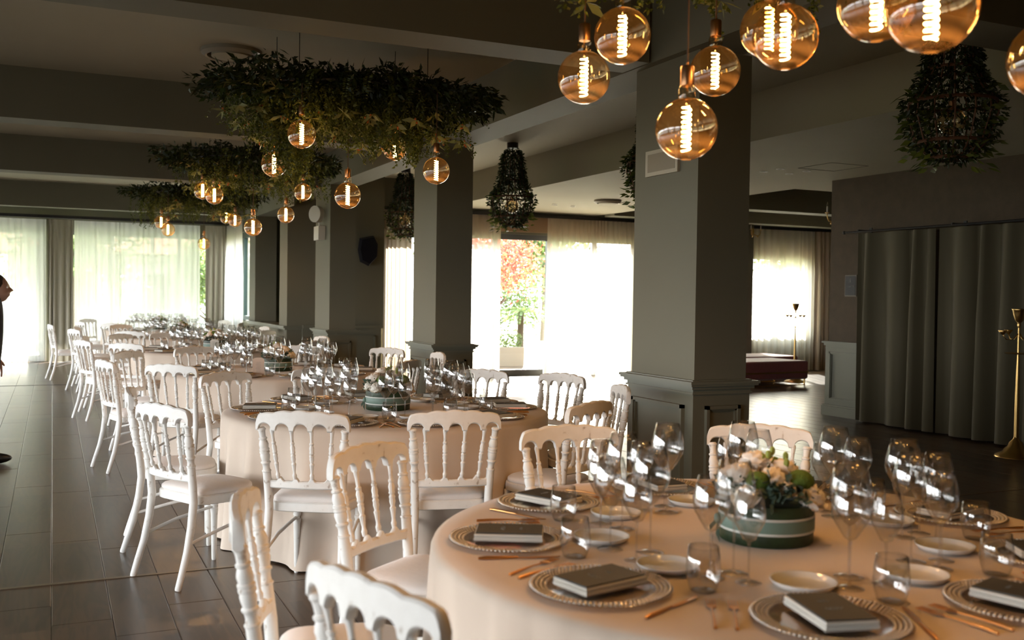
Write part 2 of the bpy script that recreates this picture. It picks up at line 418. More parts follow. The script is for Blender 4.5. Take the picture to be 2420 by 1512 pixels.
# ceilings
struct('ceiling', MB().box(-4.7, 3.9, -5.2, 22.85, ZC, ZC + .2).box(3.9, 16.2, -5.2, 16.87, ZC, ZC + .2), CEIL)
lc = MB().box(6.24, 9.4, -5.2, 16.6, ZB, ZC).box(9.4, 16.2, -5.2, 11.0, ZB, ZC)
struct('ceiling_low', lc, CEIL)
for nm, y0, y1 in (('trim_3', 1.1, 1.46), ('trim_4', 5.64, 5.98), ('trim_5', 10.15, 10.5), ('trim_6', 14.6, 14.95), ('trim_7', 20.7, 21.0)):
    o = struct(nm, MB().box(-4.7, 3.58, y0, y1, ZB, ZC), WALL); o['label'] = 'taupe ceiling beam crossing the dining room'
struct('trim_8', MB().box(3.60, 3.99, -5.2, 22.8, ZB + .002, ZC), WALL)['label'] = 'long ceiling beam running over the columns'
struct('trim_9', MB().box(3.99, 6.24, 3.95, 4.36, ZB + .004, ZC), WALL)
struct('trim_10', MB().box(9.4, 16.2, 13.84, 14.2, ZB, ZC), WALL)
struct('trim_11', MB().box(9.4, 16.2, 15.9, 16.25, 2.99, ZC), WALL)
# main window wall (Y = 16.6)
mw = MB()
MH = [(5.25, 6.55, 0, 2.62), (6.75, 10.35, 0, 2.62), (13.0, 14.7, .80, 2.38)]
wall_with_holes(mw, 'x', 16.62, .25, 3.55, 16.2, 0, ZC, MH)
struct('wall_back', mw, WALL)
struct('trim_12', MB().box(6.7, 9.5, 16.55, 16.61, 2.66, 2.95), HEADW)
# far window wall (Y = 22.6)
fw = MB(); FH = [(-4.4, -.18, 0, 2.72), (.02, 3.3, 0, 2.72)]
wall_with_holes(fw, 'x', 22.6, .25, -4.7, 3.9, 0, ZC, FH)
struct('wall_far', fw, WALL)
# side wall of the far part (X = 3.55)
sw = MB()
sw.box(3.5, 3.75, 16.4, 19.85, 0, .90)                     # low wall under the ledge
sw.box(3.5, 4.6, 16.4, 17.0, .9, 2.93)                    # pier
sw.box(3.5, 3.9, 19.25, 19.85, .9, 2.93)                   # second pier
sw.box(4.6, 4.75, 16.62, 20, 0, ZC)                          # back of the niche
sw.box(3.52, 4.6, 16.42, 19.85, 2.93, ZC)
sw.box(3.55, 3.75, 22.45, 22.8, 0, ZC); sw.box(3.55, 3.75, 19.85, 22.45, 2.72, ZC)
sw.box(3.9, 4.6, 19.85, 20.0, 0, 2.93)
struct('wall_side', sw, WALL)
tr = MB().box(3.44, 3.80, 16.36, 19.9, .90, .935).box(3.465, 3.78, 16.38, 19.88, .87, .90)
for a, b in ((16.55, 17.55), (17.7, 18.7), (18.85, 19.75)):
    for q in ((a, b, .2, .225), (a, b, .72, .745)): tr.box(3.48, 3.5, *q[:2], *q[2:])
    tr.box(3.48, 3.5, a, a + .03, .2, .745); tr.box(3.48, 3.5, b - .03, b, .2, .745)
tr.box(3.475, 3.5, 16.4, 19.85, 0, .12)
struct('trim_13', tr, TRIMP)['label'] = 'white lit ledge and panel moulding on the low wall'
# right wall (X = 9.16) with its return
rw = MB().box(9.16, 9.45, -5.2, 10.0, .95, ZB).box(9.16, 9.45, -5.2, 10.0, 0, .95)
rw.box(9.45, 16.2, 9.75, 10.0, 0, ZB)
struct('wall_right', rw, WALLP)
struct('wall_lounge', MB().box(15.35, 15.6, 10, 16.7, 0, ZC), WALL)
wn = MB()
def moulding_y(mb, X, y0, y1, z0, z1, t=.028, side=-1):
    for (o_, w_) in ((0, .022), (.022, .012)):
        d = t if o_ == 0 else t * .55
        a = X + side * d; lo, hi = min(a, X), max(a, X)
        for s in ((y0 + o_, y1 - o_, z0 + o_, z0 + o_ + w_), (y0 + o_, y1 - o_, z1 - o_ - w_, z1 - o_)): mb.box(lo, hi, *s)
        for s in ((y0 + o_, y0 + o_ + w_), (y1 - o_ - w_, y1 - o_)): mb.box(lo, hi, *s, z0 + o_, z1 - o_)
def moulding_x(mb, Y, x0, x1, z0, z1, t=.028):
    for (o_, w_) in ((0, .022), (.022, .012)):
        d = t if o_ == 0 else t * .55
        for s in ((x0 + o_, x1 - o_, z0 + o_, z0 + o_ + w_), (x0 + o_, x1 - o_, z1 - o_ - w_, z1 - o_)): mb.box(s[0], s[1], Y - d, Y, s[2], s[3])
        for s in ((x0 + o_, x0 + o_ + w_), (x1 - o_ - w_, x1 - o_)): mb.box(s[0], s[1], Y - d, Y, z0 + o_, z1 - o_)
wn.box(9.13, 9.16, 9.3, 10.02, .14, .93).box(9.085, 9.16, 9.3, 10.05, .93, .955).box(9.105, 9.16, 9.3, 10.03, .90, .93)
wn.box(9.12, 9.16, 9.3, 10.02, .86, .872)
wn.box(9.09, 9.16, 9.3, 10.04, 0, .12).box(9.105, 9.16, 9.3, 10.03, .12, .14)
moulding_y(wn, 9.13, 9.36, 9.93, .2, .82)
struct('trim_14', wn, TRIMP)['label'] = 'grey green wainscot panel beside the dark curtain'
# lounge right wall, camera-side walls
struct('wall_front', MB().box(-4.7, 9.45, -5.4, -5.2, 0, ZC), WALL)
lw_ = MB(); LH = [(y, y + 2.5, .30, 2.2) for y in (-1.3, 1.7, 4.7, 7.7, 10.7, 13.7, 16.7, 19.7)]
wall_with_holes(lw_, 'y', -4.7, .2, -5.2, 22.8, 0, ZC, LH)
struct('wall_left', lw_, WALL)

# windows: frames and panes
def window_x(n, Y, x0, x1, z0, z1, muls, fw_=.07, mat=FRAME, bot=.12, top=.10, trans=()):
    t = thing('window_%d' % n, None, None, (0, 0, 0), kind='structure'); f = MB()
    f.box(x0, x1, Y, Y + .08, z0, z0 + bot).box(x0, x1, Y, Y + .08, z1 - top, z1)
    for m in [x0 + fw_ / 2] + list(muls) + [x1 - fw_ / 2]: f.box(m - fw_ / 2, m + fw_ / 2, Y, Y + .08, z0 + bot, z1 - top)
    f.build('window_frame', mat, t)
    xs = [x0 + fw_] + [m for m in muls] + [x1 - fw_]
    for a, b in zip(xs[:-1], xs[1:]):
        MB().box(a, b, Y + .037, Y + .043, z0 + bot, z1 - top).build('pane', WINDOW, t)
    return t
window_x(1, 16.68, 5.25, 6.55, 0, 2.62, [])
w2 = window_x(2, 16.68, 6.75, 10.35, 0, 2.62, [7.36, 8.45, 9.45])
MB().box(7.41, 7.5, 16.62, 16.64, 1.03, 1.05).box(7.40, 7.43, 16.62, 16.68, 1.0, 1.08).build('door_handle', BLACK, w2)
window_x(3, 16.68, 13.0, 14.7, .80, 2.38, [13.75], fw_=.12, mat=WHITEP, bot=.06, top=.06)
window_x(4, 22.66, -4.4, -.18, 0, 2.72, [-3.35, -2.3, -1.25])
window_x(5, 22.66, .02, 3.3, 0, 2.72, [1.14, 1.95, 2.5])
t6 = thing('window_6', None, None, kind='structure'); f = MB()
f.box(3.60, 3.68, 19.85, 22.45, .9, 1.0).box(3.60, 3.68, 19.85, 22.45, 2.6, 2.72)
for y in (19.9, 21.1, 22.4): f.box(3.60, 3.68, y - .05, y + .05, 1.0, 2.6)
f.build('window_frame', TEAL, t6); MB().box(3.635, 3.645, 19.9, 22.4, 1.0, 2.6).build('pane', WINDOW, t6)
struct('wall_sill', MB().box(3.55, 3.75, 19.85, 22.45, 0, .9), WALL)
for k, (y0, y1, z0, z1) in enumerate(LH):
    t = thing('window_%d' % (7 + k), None, None, kind='structure'); f = MB()
    f.box(-4.62, -4.55, y0, y1, z0, z0 + .07).box(-4.62, -4.55, y0, y1, z1 - .07, z1)
    for q in (0, .62, 1.24, 1.86, 2.5): f.box(-4.62, -4.55, max(y0, y0 + q - .03), min(y1, y0 + q + .03), z0, z1)
    f.box(-4.62, -4.55, y0, y1, 1.55, 1.6); f.build('window_frame', FRAME, t)
    portal((-4.75, (y0 + y1) / 2, (z0 + z1) / 2), (1, 0, 0), 2.5, z1 - z0)
portal((8.55, 16.95, 1.31), (0, -1, 0), 3.6, 2.62); portal((5.9, 16.95, 1.31), (0, -1, 0), 1.3, 2.62)
portal((13.85, 16.95, 1.6), (0, -1, 0), 1.7, 1.6)
portal((-2.3, 22.95, 1.36), (0, -1, 0), 4.2, 2.72); portal((1.66, 22.95, 1.36), (0, -1, 0), 3.3, 2.72)
portal((3.85, 21.15, 1.8), (-1, 0, 0), 2.5, 1.7)

# columns
def column(x0, x1, y0, y1, label):
    t = thing('column', label, None, kind='structure')
    MB().box(x0, x1, y0, y1, 0, ZB).build('shaft', WALL, t)
    e = .018; b = MB().box(x0 - e, x1 + e, y0 - e, y1 + e, .10, .885); b.build('pedestal', TRIMP, t)
    r = MB()
    for d, za, zb in ((.03, .872, .885), (.022, .885, .905), (.04, .905, .925), (.058, .925, .938), (.066, .938, .955), (.028, .955, .963)):
        r.box(x0 - d, x1 + d, y0 - d, y1 + d, za, zb)
    r.build('chair_rail', TRIMP, t)
    MB().box(x0 - .035, x1 + .035, y0 - .035, y1 + .035, 0, .10).build('base_block', TRIMP, t)
    m = MB(); moulding_y(m, x0 - e, y0 + .07, y1 - .07, .17, .80); m.build('panel_moulding', TRIMP, t)
    m = MB(); moulding_x(m, y0 - e, x0 + .07, x1 - .07, .17, .80); m.build('panel_moulding', TRIMP, t)
    return t
column(3.66, 4.06, 5.18, 5.92, 'square olive grey column with panelled base behind the nearest table')
column(3.645, 4.05, 9.8, 10.52, 'square olive grey column with panelled base left of the garden door')
column(3.58, 3.96, 13.95, 14.8, 'square olive grey column carrying the white emergency lamp')
# panelled dado on the solid part of the back wall
dd = MB().box(3.75, 5.1, 16.3, 16.4, .90, .945).box(3.75, 5.1, 16.36, 16.62, 0, .90)
moulding_x(dd, 16.36, 3.95, 4.4, .15, .78); moulding_x(dd, 16.36, 4.5, 5.0, .15, .78)
struct('trim_15', dd, TRIMP)
struct('wall_niche', MB().box(4.6, 5.15, 16.4, 16.62, .9, ZC), WALL)
# pier hidden partly behind the near column, lounge
struct('wall_pier', MB().box(10.5, 12.83, 16.2, 16.6, 0, 2.99), WALL)

# ------------------------------------------------------------------ curtains
def curtain(name, P0, P1, z0, z1, wl, amp, mat, label, cat, group=None, seed=1, pinch=.35, sub=7, rows=9, flare=1.0):
    r_ = np.random.default_rng(seed); P0 = np.array(P0, float); P1 = np.array(P1, float)
    L = np.linalg.norm(P1 - P0); d = (P1 - P0) / L; n = np.array([-d[1], d[0]])
    nf = max(2, int(L / wl)); widths = r_.uniform(.45, 1.55, nf); widths = widths / widths.sum() * L
    edges = np.concatenate([[0], np.cumsum(widths)]); amps = r_.uniform(.55, 1.25, nf)
    ss = []; ph = []; am = []
    for k in range(nf):
        for q in range(sub):
            u = q / sub; ss.append(edges[k] + u * widths[k]); ph.append(2 * PI * u); am.append(amps[k])
    ss.append(L); ph.append(0); am.append(amps[-1]); ss, ph, am = map(np.array, (ss, ph, am))
    drift = r_.uniform(-.5, .5, len(ss)); drift = np.convolve(drift, np.ones(sub * 2) / (sub * 2), 'same')
    V = []; nc = len(ss)
    for j in range(rows + 1):
        t = j / rows; a = amp * (pinch + (1 - pinch) * min(1, t * 2.2)) * (1 + .15 * t)
        off = np.sin(ph) * am * a + drift * amp * t * 1.5; sh = np.sin(ph + 1.2) * amp * .25 * t + drift * amp * 2 * t
        for i in range(nc):
            s_ = L / 2 + (ss[i] - L / 2) * (1 + (flare - 1) * t) + sh[i]
            p = P0 + d * s_ + n * off[i]
            V.append((p[0], p[1], z1 + (z0 - z1) * t - (.004 * math.sin(ph[i]) if j == rows else 0)))
    Fc = [(j * nc + i, j * nc + i + 1, (j + 1) * nc + i + 1, (j + 1) * nc + i) for j in range(rows) for i in range(nc - 1)]
    m = MB(); m.add(V, Fc); o = m.build(name, mat, None, 180)
    return tag(o, label, cat, group)
gS = 'sheer curtains over the windows'
curtain('sheer_curtain', (-4.4, 22.32), (-.12, 22.32), .02, 2.9, .13, .035, SHEER, 'sheer white curtain at the far left, behind the walking person', 'curtain', gS, 1)
curtain('sheer_curtain', (.40, 22.32), (2.88, 22.32), .02, 2.9, .12, .032, SHEER, 'wide sheer white curtain on the far wall between two grey drapes', 'curtain', gS, 2)
curtain('drape', (-.08, 22.22), (.38, 22.24), .01, 2.9, .085, .045, DRAPE, 'narrow grey drape hanging between the two far sheer curtains', 'curtain', 'grey drapes on the far wall', 3, sub=8)
curtain('drape', (2.98, 22.24), (3.40, 22.22), .01, 2.9, .085, .045, DRAPE, 'narrow grey drape in the far right corner beside the garden gap', 'curtain', 'grey drapes on the far wall', 4, sub=8)
curtain('sheer_curtain', (3.42, 22.2), (3.42, 20.25), .3, 2.9, .14, .04, SHEER, 'sheer white curtain over the side window above the ledge wall', 'curtain', gS, 5)
curtain('sheer_curtain', (5.14, 16.42), (5.66, 16.44), .01, 2.93, .075, .038, DRAPEB, 'gathered beige curtain beside the black wall speaker', 'curtain', gS, 6)
curtain('sheer_curtain', (5.80, 16.46), (7.36, 16.46), .01, 2.93, .11, .03, SHEERW, 'cream sheer curtain left of the garden door', 'curtain', gS, 7)
curtain('sheer_curtain', (8.30, 16.44), (10.4, 16.44), .01, 2.93, .095, .038, SHEERW, 'wide cream sheer curtain right of the garden door', 'curtain', gS, 8, flare=1.06)
curtain('sheer_curtain', (12.85, 16.42), (14.60, 16.42), .01, 2.93, .14, .03, SHEERW, 'sheer white curtain behind the burgundy ottomans', 'curtain', gS, 9)
curtain('drape', (14.56, 16.36), (15.34, 16.36), .01, 2.93, .10, .05, DRAPEB, 'beige drape in the lounge corner beyond the brass lamp', 'curtain', None, 10)
curtain('velvet_curtain', (8.95, 9.30), (8.95, 8.12), .02, 2.30, .24, .085, VELVET, 'left sage velvet curtain panel beside the wainscot, up to the dark slit', 'curtain', 'velvet curtain panels', 12, sub=10, pinch=.45)
curtain('velvet_curtain', (8.95, 8.07), (8.95, 6.3), .02, 2.30, .26, .09, VELVET, 'right sage velvet curtain panel behind the brass lamp', 'curtain', 'velvet curtain panels', 17, sub=10, pinch=.45)
for a, b, y, lb in ((-4.4, 3.5, 22.32, 'black curtain track above the far windows'), (5.1, 10.45, 16.45, 'black curtain track above the garden door curtains'), (12.82, 15.34, 16.42, 'black curtain track above the lounge curtains')):
    tag(MB().box(a, b, y - .04, y + .04, 2.93, 2.99).build('curtain_rail', BLACK), lb, 'curtain rail')
cr_ = thing('curtain_rod', 'dark rod carrying the velvet curtain on the right wall', 'curtain rod')
MB().tube([(8.95, 6.3, 2.325), (8.95, 9.52, 2.325)], .013, 8).ball((8.95, 9.54, 2.325), .022).build('rod', BLACK, cr_)
for y in (9.3, 7.9, 6.6): MB().box(8.94, 9.16, y - .01, y + .01, 2.33, 2.35).box(9.145, 9.16, y - .02, y + .02, 2.3, 2.38).build('bracket', BLACK, cr_)

# ------------------------------------------------------------------ chair prototype
CX = [-.195, .195]
def post_path(s):
    # (x, y, z) along rear leg and back post, sabre leg below, slight recline above
    P = [(.200, -.315, 0), (.198, -.290, .08), (.192, -.258, .18), (.187, -.232, .30), (.184, -.218, .42), (.186, -.224, .50), (.192, -.240, .62), (.200, -.258, .74), (.208, -.272, .82)]
    return [(s * a, b, c) for a, b, c in P]
def interp(P, z):
    zs = [p[2] for p in P]
    return tuple(float(np.interp(z, zs, [p[k] for p in P])) for k in (0, 1, 2))
def make_chair():
    t = thing('banquet_chair', '', 'chair', group='white spindle back banquet chairs')
    # rear legs (lower) and turned back posts (upper)
    for s in (-1, 1):
        P = post_path(s)
        zs = [0, .01, .08, .18, .30, .42, .50, .56, .60]; rr = [.0135, .016, .0165, .018, .0195, .0205, .0205, .020, .0195]
        MB().tube([interp(P, z) for z in zs], rr, 10).build('rear_leg', PAINT, t, 50)
        prof = [(.600, .0195), (.603, .0225), (.608, .0225), (.611, .018), (.625, .0165), (.640, .0185), (.645, .0235), (.651, .0235), (.655, .0185), (.668, .0215), (.682, .0235), (.692, .0205), (.695, .0245), (.703, .0245), (.706, .0205),
                (.709, .0245), (.716, .0245), (.720, .0205), (.735, .0235), (.748, .0205), (.760, .016), (.764, .0205), (.770, .0205), (.774, .015), (.790, .0155), (.805, .017), (.808, .0205), (.814, .0205), (.818, .016), (.830, .016)]
        MB().tube([interp(P, z) for z, r in prof], [r for z, r in prof], 10).build('back_post', PAINT, t, 40)
    # spindles
    for k in range(4):
        u = -.6 + .4 * k; x0 = .150 * u / .6; x1 = .128 * u / .6
        zb, ztp = .572, .822; bow = .03 * (1 - u * u)
        a = Vector((x1, -.229 - bow, zb)); b = Vector((x0, -.270 - bow, ztp))
        prof = [(0, .0085), (.05, .0105), (.08, .0115), (.10, .0085), (.14, .007), (.26, .0105), (.30, .0125), (.32, .0085), (.34, .0085), (.40, .0125), (.44, .0105), (.455, .0125), (.475, .0125), (.49, .0095), (.505, .0095), (.52, .0125), (.54, .0125), (.555, .0105),
                (.62, .0130), (.68, .0085), (.695, .0115), (.72, .0115), (.735, .0075), (.85, .008), (.93, .0105), (.96, .0115), (1.0, .0085)]
        MB().tube([a.lerp(b, q) for q, r in prof], [r for q, r in prof], 8).build('spindle', PAINT, t, 40)
    # top rail: curved board with scalloped crest and five arches
    def board(name, half, y_at, top, bot, th, n=64):
        vs = []; fs = []
        for i in range(n + 1):
            u = -1 + 2 * i / n; x = half * u; y = y_at(u); zt, zb = top(u), bot(u); c = min(.006, (zt - zb) * .3)
            for (yy, zz) in ((-th, zb + c), (-th + c, zb), (th - c, zb), (th, zb + c), (th, zt - c), (th - c, zt), (-th + c, zt), (-th, zt - c)):
                vs.append((x, y + yy, zz))
        for i in range(n):
            for k in range(8):
                a = i * 8 + k; b = i * 8 + (k + 1) % 8; fs.append((a, b, b + 8, a + 8))
        fs.append(tuple(range(8))[::-1]); fs.append(tuple(range(n * 8, n * 8 + 8)))
        return MB().add(vs, fs).build(name, PAINT, t, 40)
    def ctop(u):
        au = abs(u); base = .880 + .026 * (1 - au ** 2)
        base += .006 * abs(math.sin(PI * (au * 2.5 + .5)))
        if au > .93: base -= .055 * ((au - .93) / .07) ** 2 * .55
        return base
    def cbot(u):
        for c in (-.8, -.4, 0, .4, .8):
            q = (u - c) / .155
            if abs(q) < 1: return .808 + .036 * math.sqrt(1 - q * q)
        return .808
    board('top_rail', .232, lambda u: -.272 - .03 * (1 - u * u), ctop, cbot, .0145, 90)
    def ltop(u):
        m = min(abs(u - c) for c in (-.65, -.217, .217, .65)); m2 = min(abs(u - 1), abs(u + 1))
        return .556 + .020 * max(0, 1 - (m / .085) ** 2) + .018 * max(0, 1 - m2 / .1) + .004
    board('lower_rail', .186, lambda u: -.226 - .022 * (1 - u * u), ltop, lambda u: .522, .0115, 48)
    # seat frame and pad
    def outline(sc, n=36):
        pts = []
        for k in range(n):
            a = 2 * PI * k / n; c, s_ = math.cos(a), math.sin(a)
            e = .62 if s_ > 0 else .35
            x = .218 * np.sign(c) * abs(c) ** e; y = (.205 if s_ > 0 else .195) * np.sign(s_) * abs(s_) ** (.75 if s_ > 0 else .4)
            if s_ < 0: x *= .94
            pts.append((x * sc, y * sc))
        return pts
    def slab(levels):
        n = 36; vs = []; fs = []
        for sc, z in levels:
            vs += [(x, y - .005, z) for x, y in outline(sc)]
        for i in range(len(levels) - 1):
            for k in range(n):
                a = i * n + k; b = i * n + (k + 1) % n; fs.append((a, b, b + n, a + n))
        fs.append(tuple(range(n))[::-1]); fs.append(tuple(range((len(levels) - 1) * n, len(levels) * n)))
        return MB().add(vs, fs)
    slab([(.97, .398), (1, .402), (1.005, .42), (1, .440), (.97, .446)]).build('seat_frame', PAINT, t, 40)
    slab([(.93, .444), (.96, .452), (.955, .464), (.90, .474), (.75, .482), (.5, .487), (.2, .489)]).build('seat_pad', SEAT, t, 180)
    # front legs
    lp = [(.011, 0), (.013, .008), (.0155, .15), (.0185, .255), (.021, .275), (.021, .285), (.016, .290), (.0165, .300), (.021, .305), (.021, .315), (.0165, .320), (.0175, .335), (.0165, .355), (.0205, .362), (.0205, .370), (.017, .376), (.019, .40)]
    for s in (-1, 1):
        MB().lathe(lp, 12, (s * .165, .150, 0)).build('front_leg', PAINT, t, 40)
        rl = interp(post_path(s), .215)
        MB().tube([rl, (rl[0] * .99, -.07, .26), (s * .165, .150, .298)], [.0085, .0095, .0085], 8).build('stretcher', PAINT, t, 60)
    return t
CHAIR = make_chair(); snapshot(CHAIR)
first = [True]
def chair(x, y, face, label, z=0):
    """face: compass angle (degrees, from +X) the sitter looks towards"""
    rz = R(face - 90)
    if first[0]:
        first[0] = False; CHAIR.location = (x, y, z); CHAIR.rotation_euler = (0, 0, rz); CHAIR['label'] = label; return CHAIR
    return dup(CHAIR, (x, y, z), rz, label)
def ring(ti, ang, r, label, tw=0):
    cx, cy = TABLES[ti]; a = R(ang)
    chair(cx + r * math.cos(a), cy + r * math.sin(a), ang + 180 + tw, label)
ring(0, 198.5, 1.17, 'blurred white spindle chair in the bottom foreground, only its crest and upper back in view')
ring(0, 164, 1.25, 'white chair seen edge-on in the foreground, left of the nearest table')
ring(0, 126, 1.22, 'white chair with orange-lit curved crest between the two nearest tables')
ring(0, 86, 1.18, 'warm-lit white chair standing behind the nearest table, left of the big column')
ring(0, 52, 1.25, 'white chair behind the flowers of the nearest table, right of the big column')
ring(1, 207, 1.31, 'white chair left of the second table, three-quarter back view with its seat in full view')
ring(1, 174, 1.23, 'white chair almost hidden behind the left chair of the second table, crest brown-lit')
ring(1, 236, 1.22, 'white chair at the front left of the second table, back squarely to the camera', 3)
ring(1, 267, 1.18, 'white chair at the front right of the second table, back to the camera', -9)
ring(1, 300, 1.20, 'brown-lit chair crest at the right front of the second table')
ring(1, 342, 1.22, 'white chair seen edge-on at the right of the second table, nearest the big column')
ring(1, 19, 1.32, 'white chair at the right of the second table against the bright floor')
ring(1, 44, 1.22, 'white chair half hidden by glasses at the back right of the second table')
ring(1, 92, 1.22, 'pale chair crest behind glasses at the back of the second table')
ring(1, 123, 1.20, 'shaded white chair at the back left of the second table')
def far(x, y, face, label): chair(x, y, face, label)
far(1.02, 8.35, 50, 'cool-lit white chair at the front left of the third table, back to the camera')
far(.66, 8.85, 15, 'white chair on the left of the third table, edge-on with legs on the dark floor')
far(.86, 9.80, 322, 'brown-lit spindle chair at the back left of the third table')
far(1.45, 10.45, 296, 'brown-crested chair behind the third table')
far(3.01, 10.01, 214, 'white chair in front of the dark dado left of the middle column')
far(2.62, 8.40, 135, 'brown chair crest behind the flowers of the second table')
far(3.2, 9.27, 176, 'narrow white chair crest against the middle column')
far(2.35, 10.5, 250, 'pale chair at the back right of the third table')
far(.92, 11.72, 46, 'white chair crest just above the brown-lit third-table chair, front of the fourth table')
far(1.01, 13.81, 316, 'brown-crested chair at the back left of the fourth table')
far(.58, 12.4, 20, 'white chair at the left of the fourth table, first of the receding row')
far(.64, 13.25, 350, 'brown-lit chair beside the leftmost chair of the fourth table')
far(2.98, 13.0, 190, 'small white chair crest below the emergency lamp column')
far(2.6, 11.85, 130, 'pale chair crest seen between glasses right of the third table flowers')
far(1.5, 14.05, 290, 'dark chair crest behind the fourth table flowers')
far(1.15, 15.2, 56, 'pale chair at the front of the fifth table')
far(.55, 15.9, 20, 'white chair at the left of the fifth table')
far(.62, 16.75, 350, 'brown-lit chair at the left back of the fifth table')
far(1.2, 17.7, 305, 'brown chair crest behind the fifth table')
far(2.75, 15.4, 130, 'chair at the front right of the fifth table near the lit ledge')
far(2.98, 16.9, 190, 'chair at the right of the fifth table before the lit ledge')
far(1.1, 18.8, 57, 'grey chair back at the front of the last table')
far(.72, 19.67, 20, 'dark chair at the left of the last table before the bright sheer')
far(.83, 21.2, 315, 'backlit chair at the far left corner of the last table')
far(1.6, 21.2, 280, 'dark chair crest behind the last table')
far(2.9, 20.6, 200, 'chair at the right of the last table before the grey drape')
far(2.95, 19.2, 160, 'dark chair edge beside the side window sheer')
far(.25, 18.0, 10, 'white chair standing apart at the far left, side view before the grey drape')

# ------------------------------------------------------------------ tables and cloths
TN = ['nearest table', 'second table', 'third table', 'fourth table', 'fifth table', 'last table']
def table(i, cx, cy):
    t = thing('round_table', 'round banquet table hidden under the cloth of the ' + TN[i], 'table', (cx, cy, 0))
    MB().lathe([(.96, .715), (.985, .72), (.985, .74), (.97, .744)], 48).build('tabletop', WICKER, t, 40)
    for k in range(4):
        a = PI / 4 + k * PI / 2
        MB().tube([(.62 * math.cos(a), .62 * math.sin(a), 0), (.55 * math.cos(a), .55 * math.sin(a), .72)], .018, 8).build('leg', BLACK, t, 60)
    r_ = np.random.default_rng(40 + i); n = 288; nf = 19
    fa = r_.uniform(.5, 1.3, nf); ff = np.cumsum(r_.uniform(.7, 1.3, nf)); ff = ff / ff[-1] * 2 * PI
    th = np.linspace(0, 2 * PI, n, endpoint=False)
    fold = np.zeros(n)
    for k in range(nf):
        d = (th - ff[k] + PI) % (2 * PI) - PI; fold += fa[k] * np.exp(-(d / .085) ** 2)
    fold = fold - .25
    low = np.zeros(n)
    for k in range(2, 6): low += np.sin(th * k + r_.uniform(0, 6)) * .012
    levels = [(0, 0, 0), (.5, 0, 0), (.93, 0, 0), (.985, -.001, 0), (1.003, -.009, .02), (1.010, -.03, .07), (1.010, -.09, .22), (1.006, -.20, .45), (1.004, -.34, .75), (1.004, -.50, .95), (1.008, -.64, 1.05), (1.016, -.742, 1.15)]
    V = [(0, 0, .751)]; 
    for rr, dz, fo in levels[1:]:
        for k in range(n):
            q = rr + (fold[k] * .072 + low[k]) * fo
            V.append((q * math.cos(th[k]), q * math.sin(th[k]), .751 + dz + (.004 * math.sin(th[k] * 7) if dz < -.7 else 0)))
    Fc = [(0, 1 + k, 1 + (k + 1) % n) for k in range(n)]
    for j in range(len(levels) - 2):
        for k in range(n):
            a = 1 + j * n + k; b = 1 + j * n + (k + 1) % n; Fc.append((a, a + n, b + n, b))
    o = MB().add(V, Fc).build('tablecloth', TCLOTH, None, 180, (cx, cy, 0))
    tag(o, 'floor-length greige cloth draped over the ' + TN[i], 'tablecloth', 'round tablecloths')
for i, (cx, cy) in enumerate(TABLES): table(i, cx, cy)

# ------------------------------------------------------------------ tableware meshes
def glass_proto(name, h, rb, rt, stem, foot):
    b = h - stem
    bowl = [(.004, stem), (.016, stem + b * .05), (rb * .62, stem + b * .20), (rb * .93, stem + b * .38), (rb, stem + b * .50), (rb * .985, stem + b * .62), ((rb + rt) / 2, stem + b * .82), (rt, h), (rt - .0012, h)]
    t = thing(name, '', 'wine glass')
    MB().lathe(bowl, 24, cap=False).build('bowl', GLASS, t, 180)
    MB().lathe([(.0045, .006), (.0032, .02), (.003, stem * .6), (.0042, stem)], 8, cap=False).build('stem', GLASS, t, 180)
    MB().lathe([(foot, 0), (foot, .0015), (foot * .5, .004), (.0045, .007)], 24, cap=False).build('foot', GLASS, t, 180)
    snapshot(t); return t
def tumbler_proto():
    prof = [(.024, .004), (.030, .001), (.034, .006), (.040, .028), (.0435, .05), (.042, .075), (.037, .112), (.0358, .112)]
    t = thing('water_tumbler', '', 'tumbler')
    MB().lathe(prof, 24, cap=False).build('wall', GLASS, t, 180)
    MB().lathe([(.0, .004), (.024, .004), (.030, .001), (.0, .0008)], 24, cap=False).build('base', GLASS, t, 180)
    snapshot(t); return t
GL = [glass_proto('wine_glass', .300, .054, .038, .135, .040), glass_proto('wine_glass', .265, .048, .034, .120, .037), glass_proto('wine_glass', .235, .041, .030, .105, .034)]
TU = tumbler_proto()
def charger_proto():
    t = thing('charger_plate', '', 'plate')
    MB().lathe([(.0, .003), (.112, .003), (.125, .006), (.162, .011), (.176, .013), (.178, .011), (.162, .006), (.108, .0)], 48, cap=False).build('well', CHG, t, 60)
    bd = MB()
    for ring_, nb in ((.171, 90), (.160, 84), (.149, 78), (.138, 72)):
        for k in range(nb):
            a = 2 * PI * (k + .5 * (nb % 4)) / nb; z = .0125 - (.176 - ring_) * .16
            bd.ball((ring_ * math.cos(a), ring_ * math.sin(a), z + .0015), (.0052, .0052, .0036), 6, 4)
    o = bd.build('beading', CHGB, t, 180); o['kind'] = 'stuff'
    snapshot(t); return t
CHG = thin_glass('silvered_glass_plate', (.90, .86, .81), (.66, .62, .58), .07, .12)
CHGB = M('silvered_glass_beads', (.70, .63, .56), .22, .55)
CH = None
CHP = charger_proto()
def bread_proto():
    t = MB().lathe([(.0, .004), (.062, .004), (.068, .007), (.079, .017), (.0835, .0185), (.084, .017), (.075, .004), (.056, .0)], 40, cap=False).build('side_plate', CHINA, None, 180)
    tag(t, '', 'plate'); KIDS[t.name] = []; return t
BRP = bread_proto()
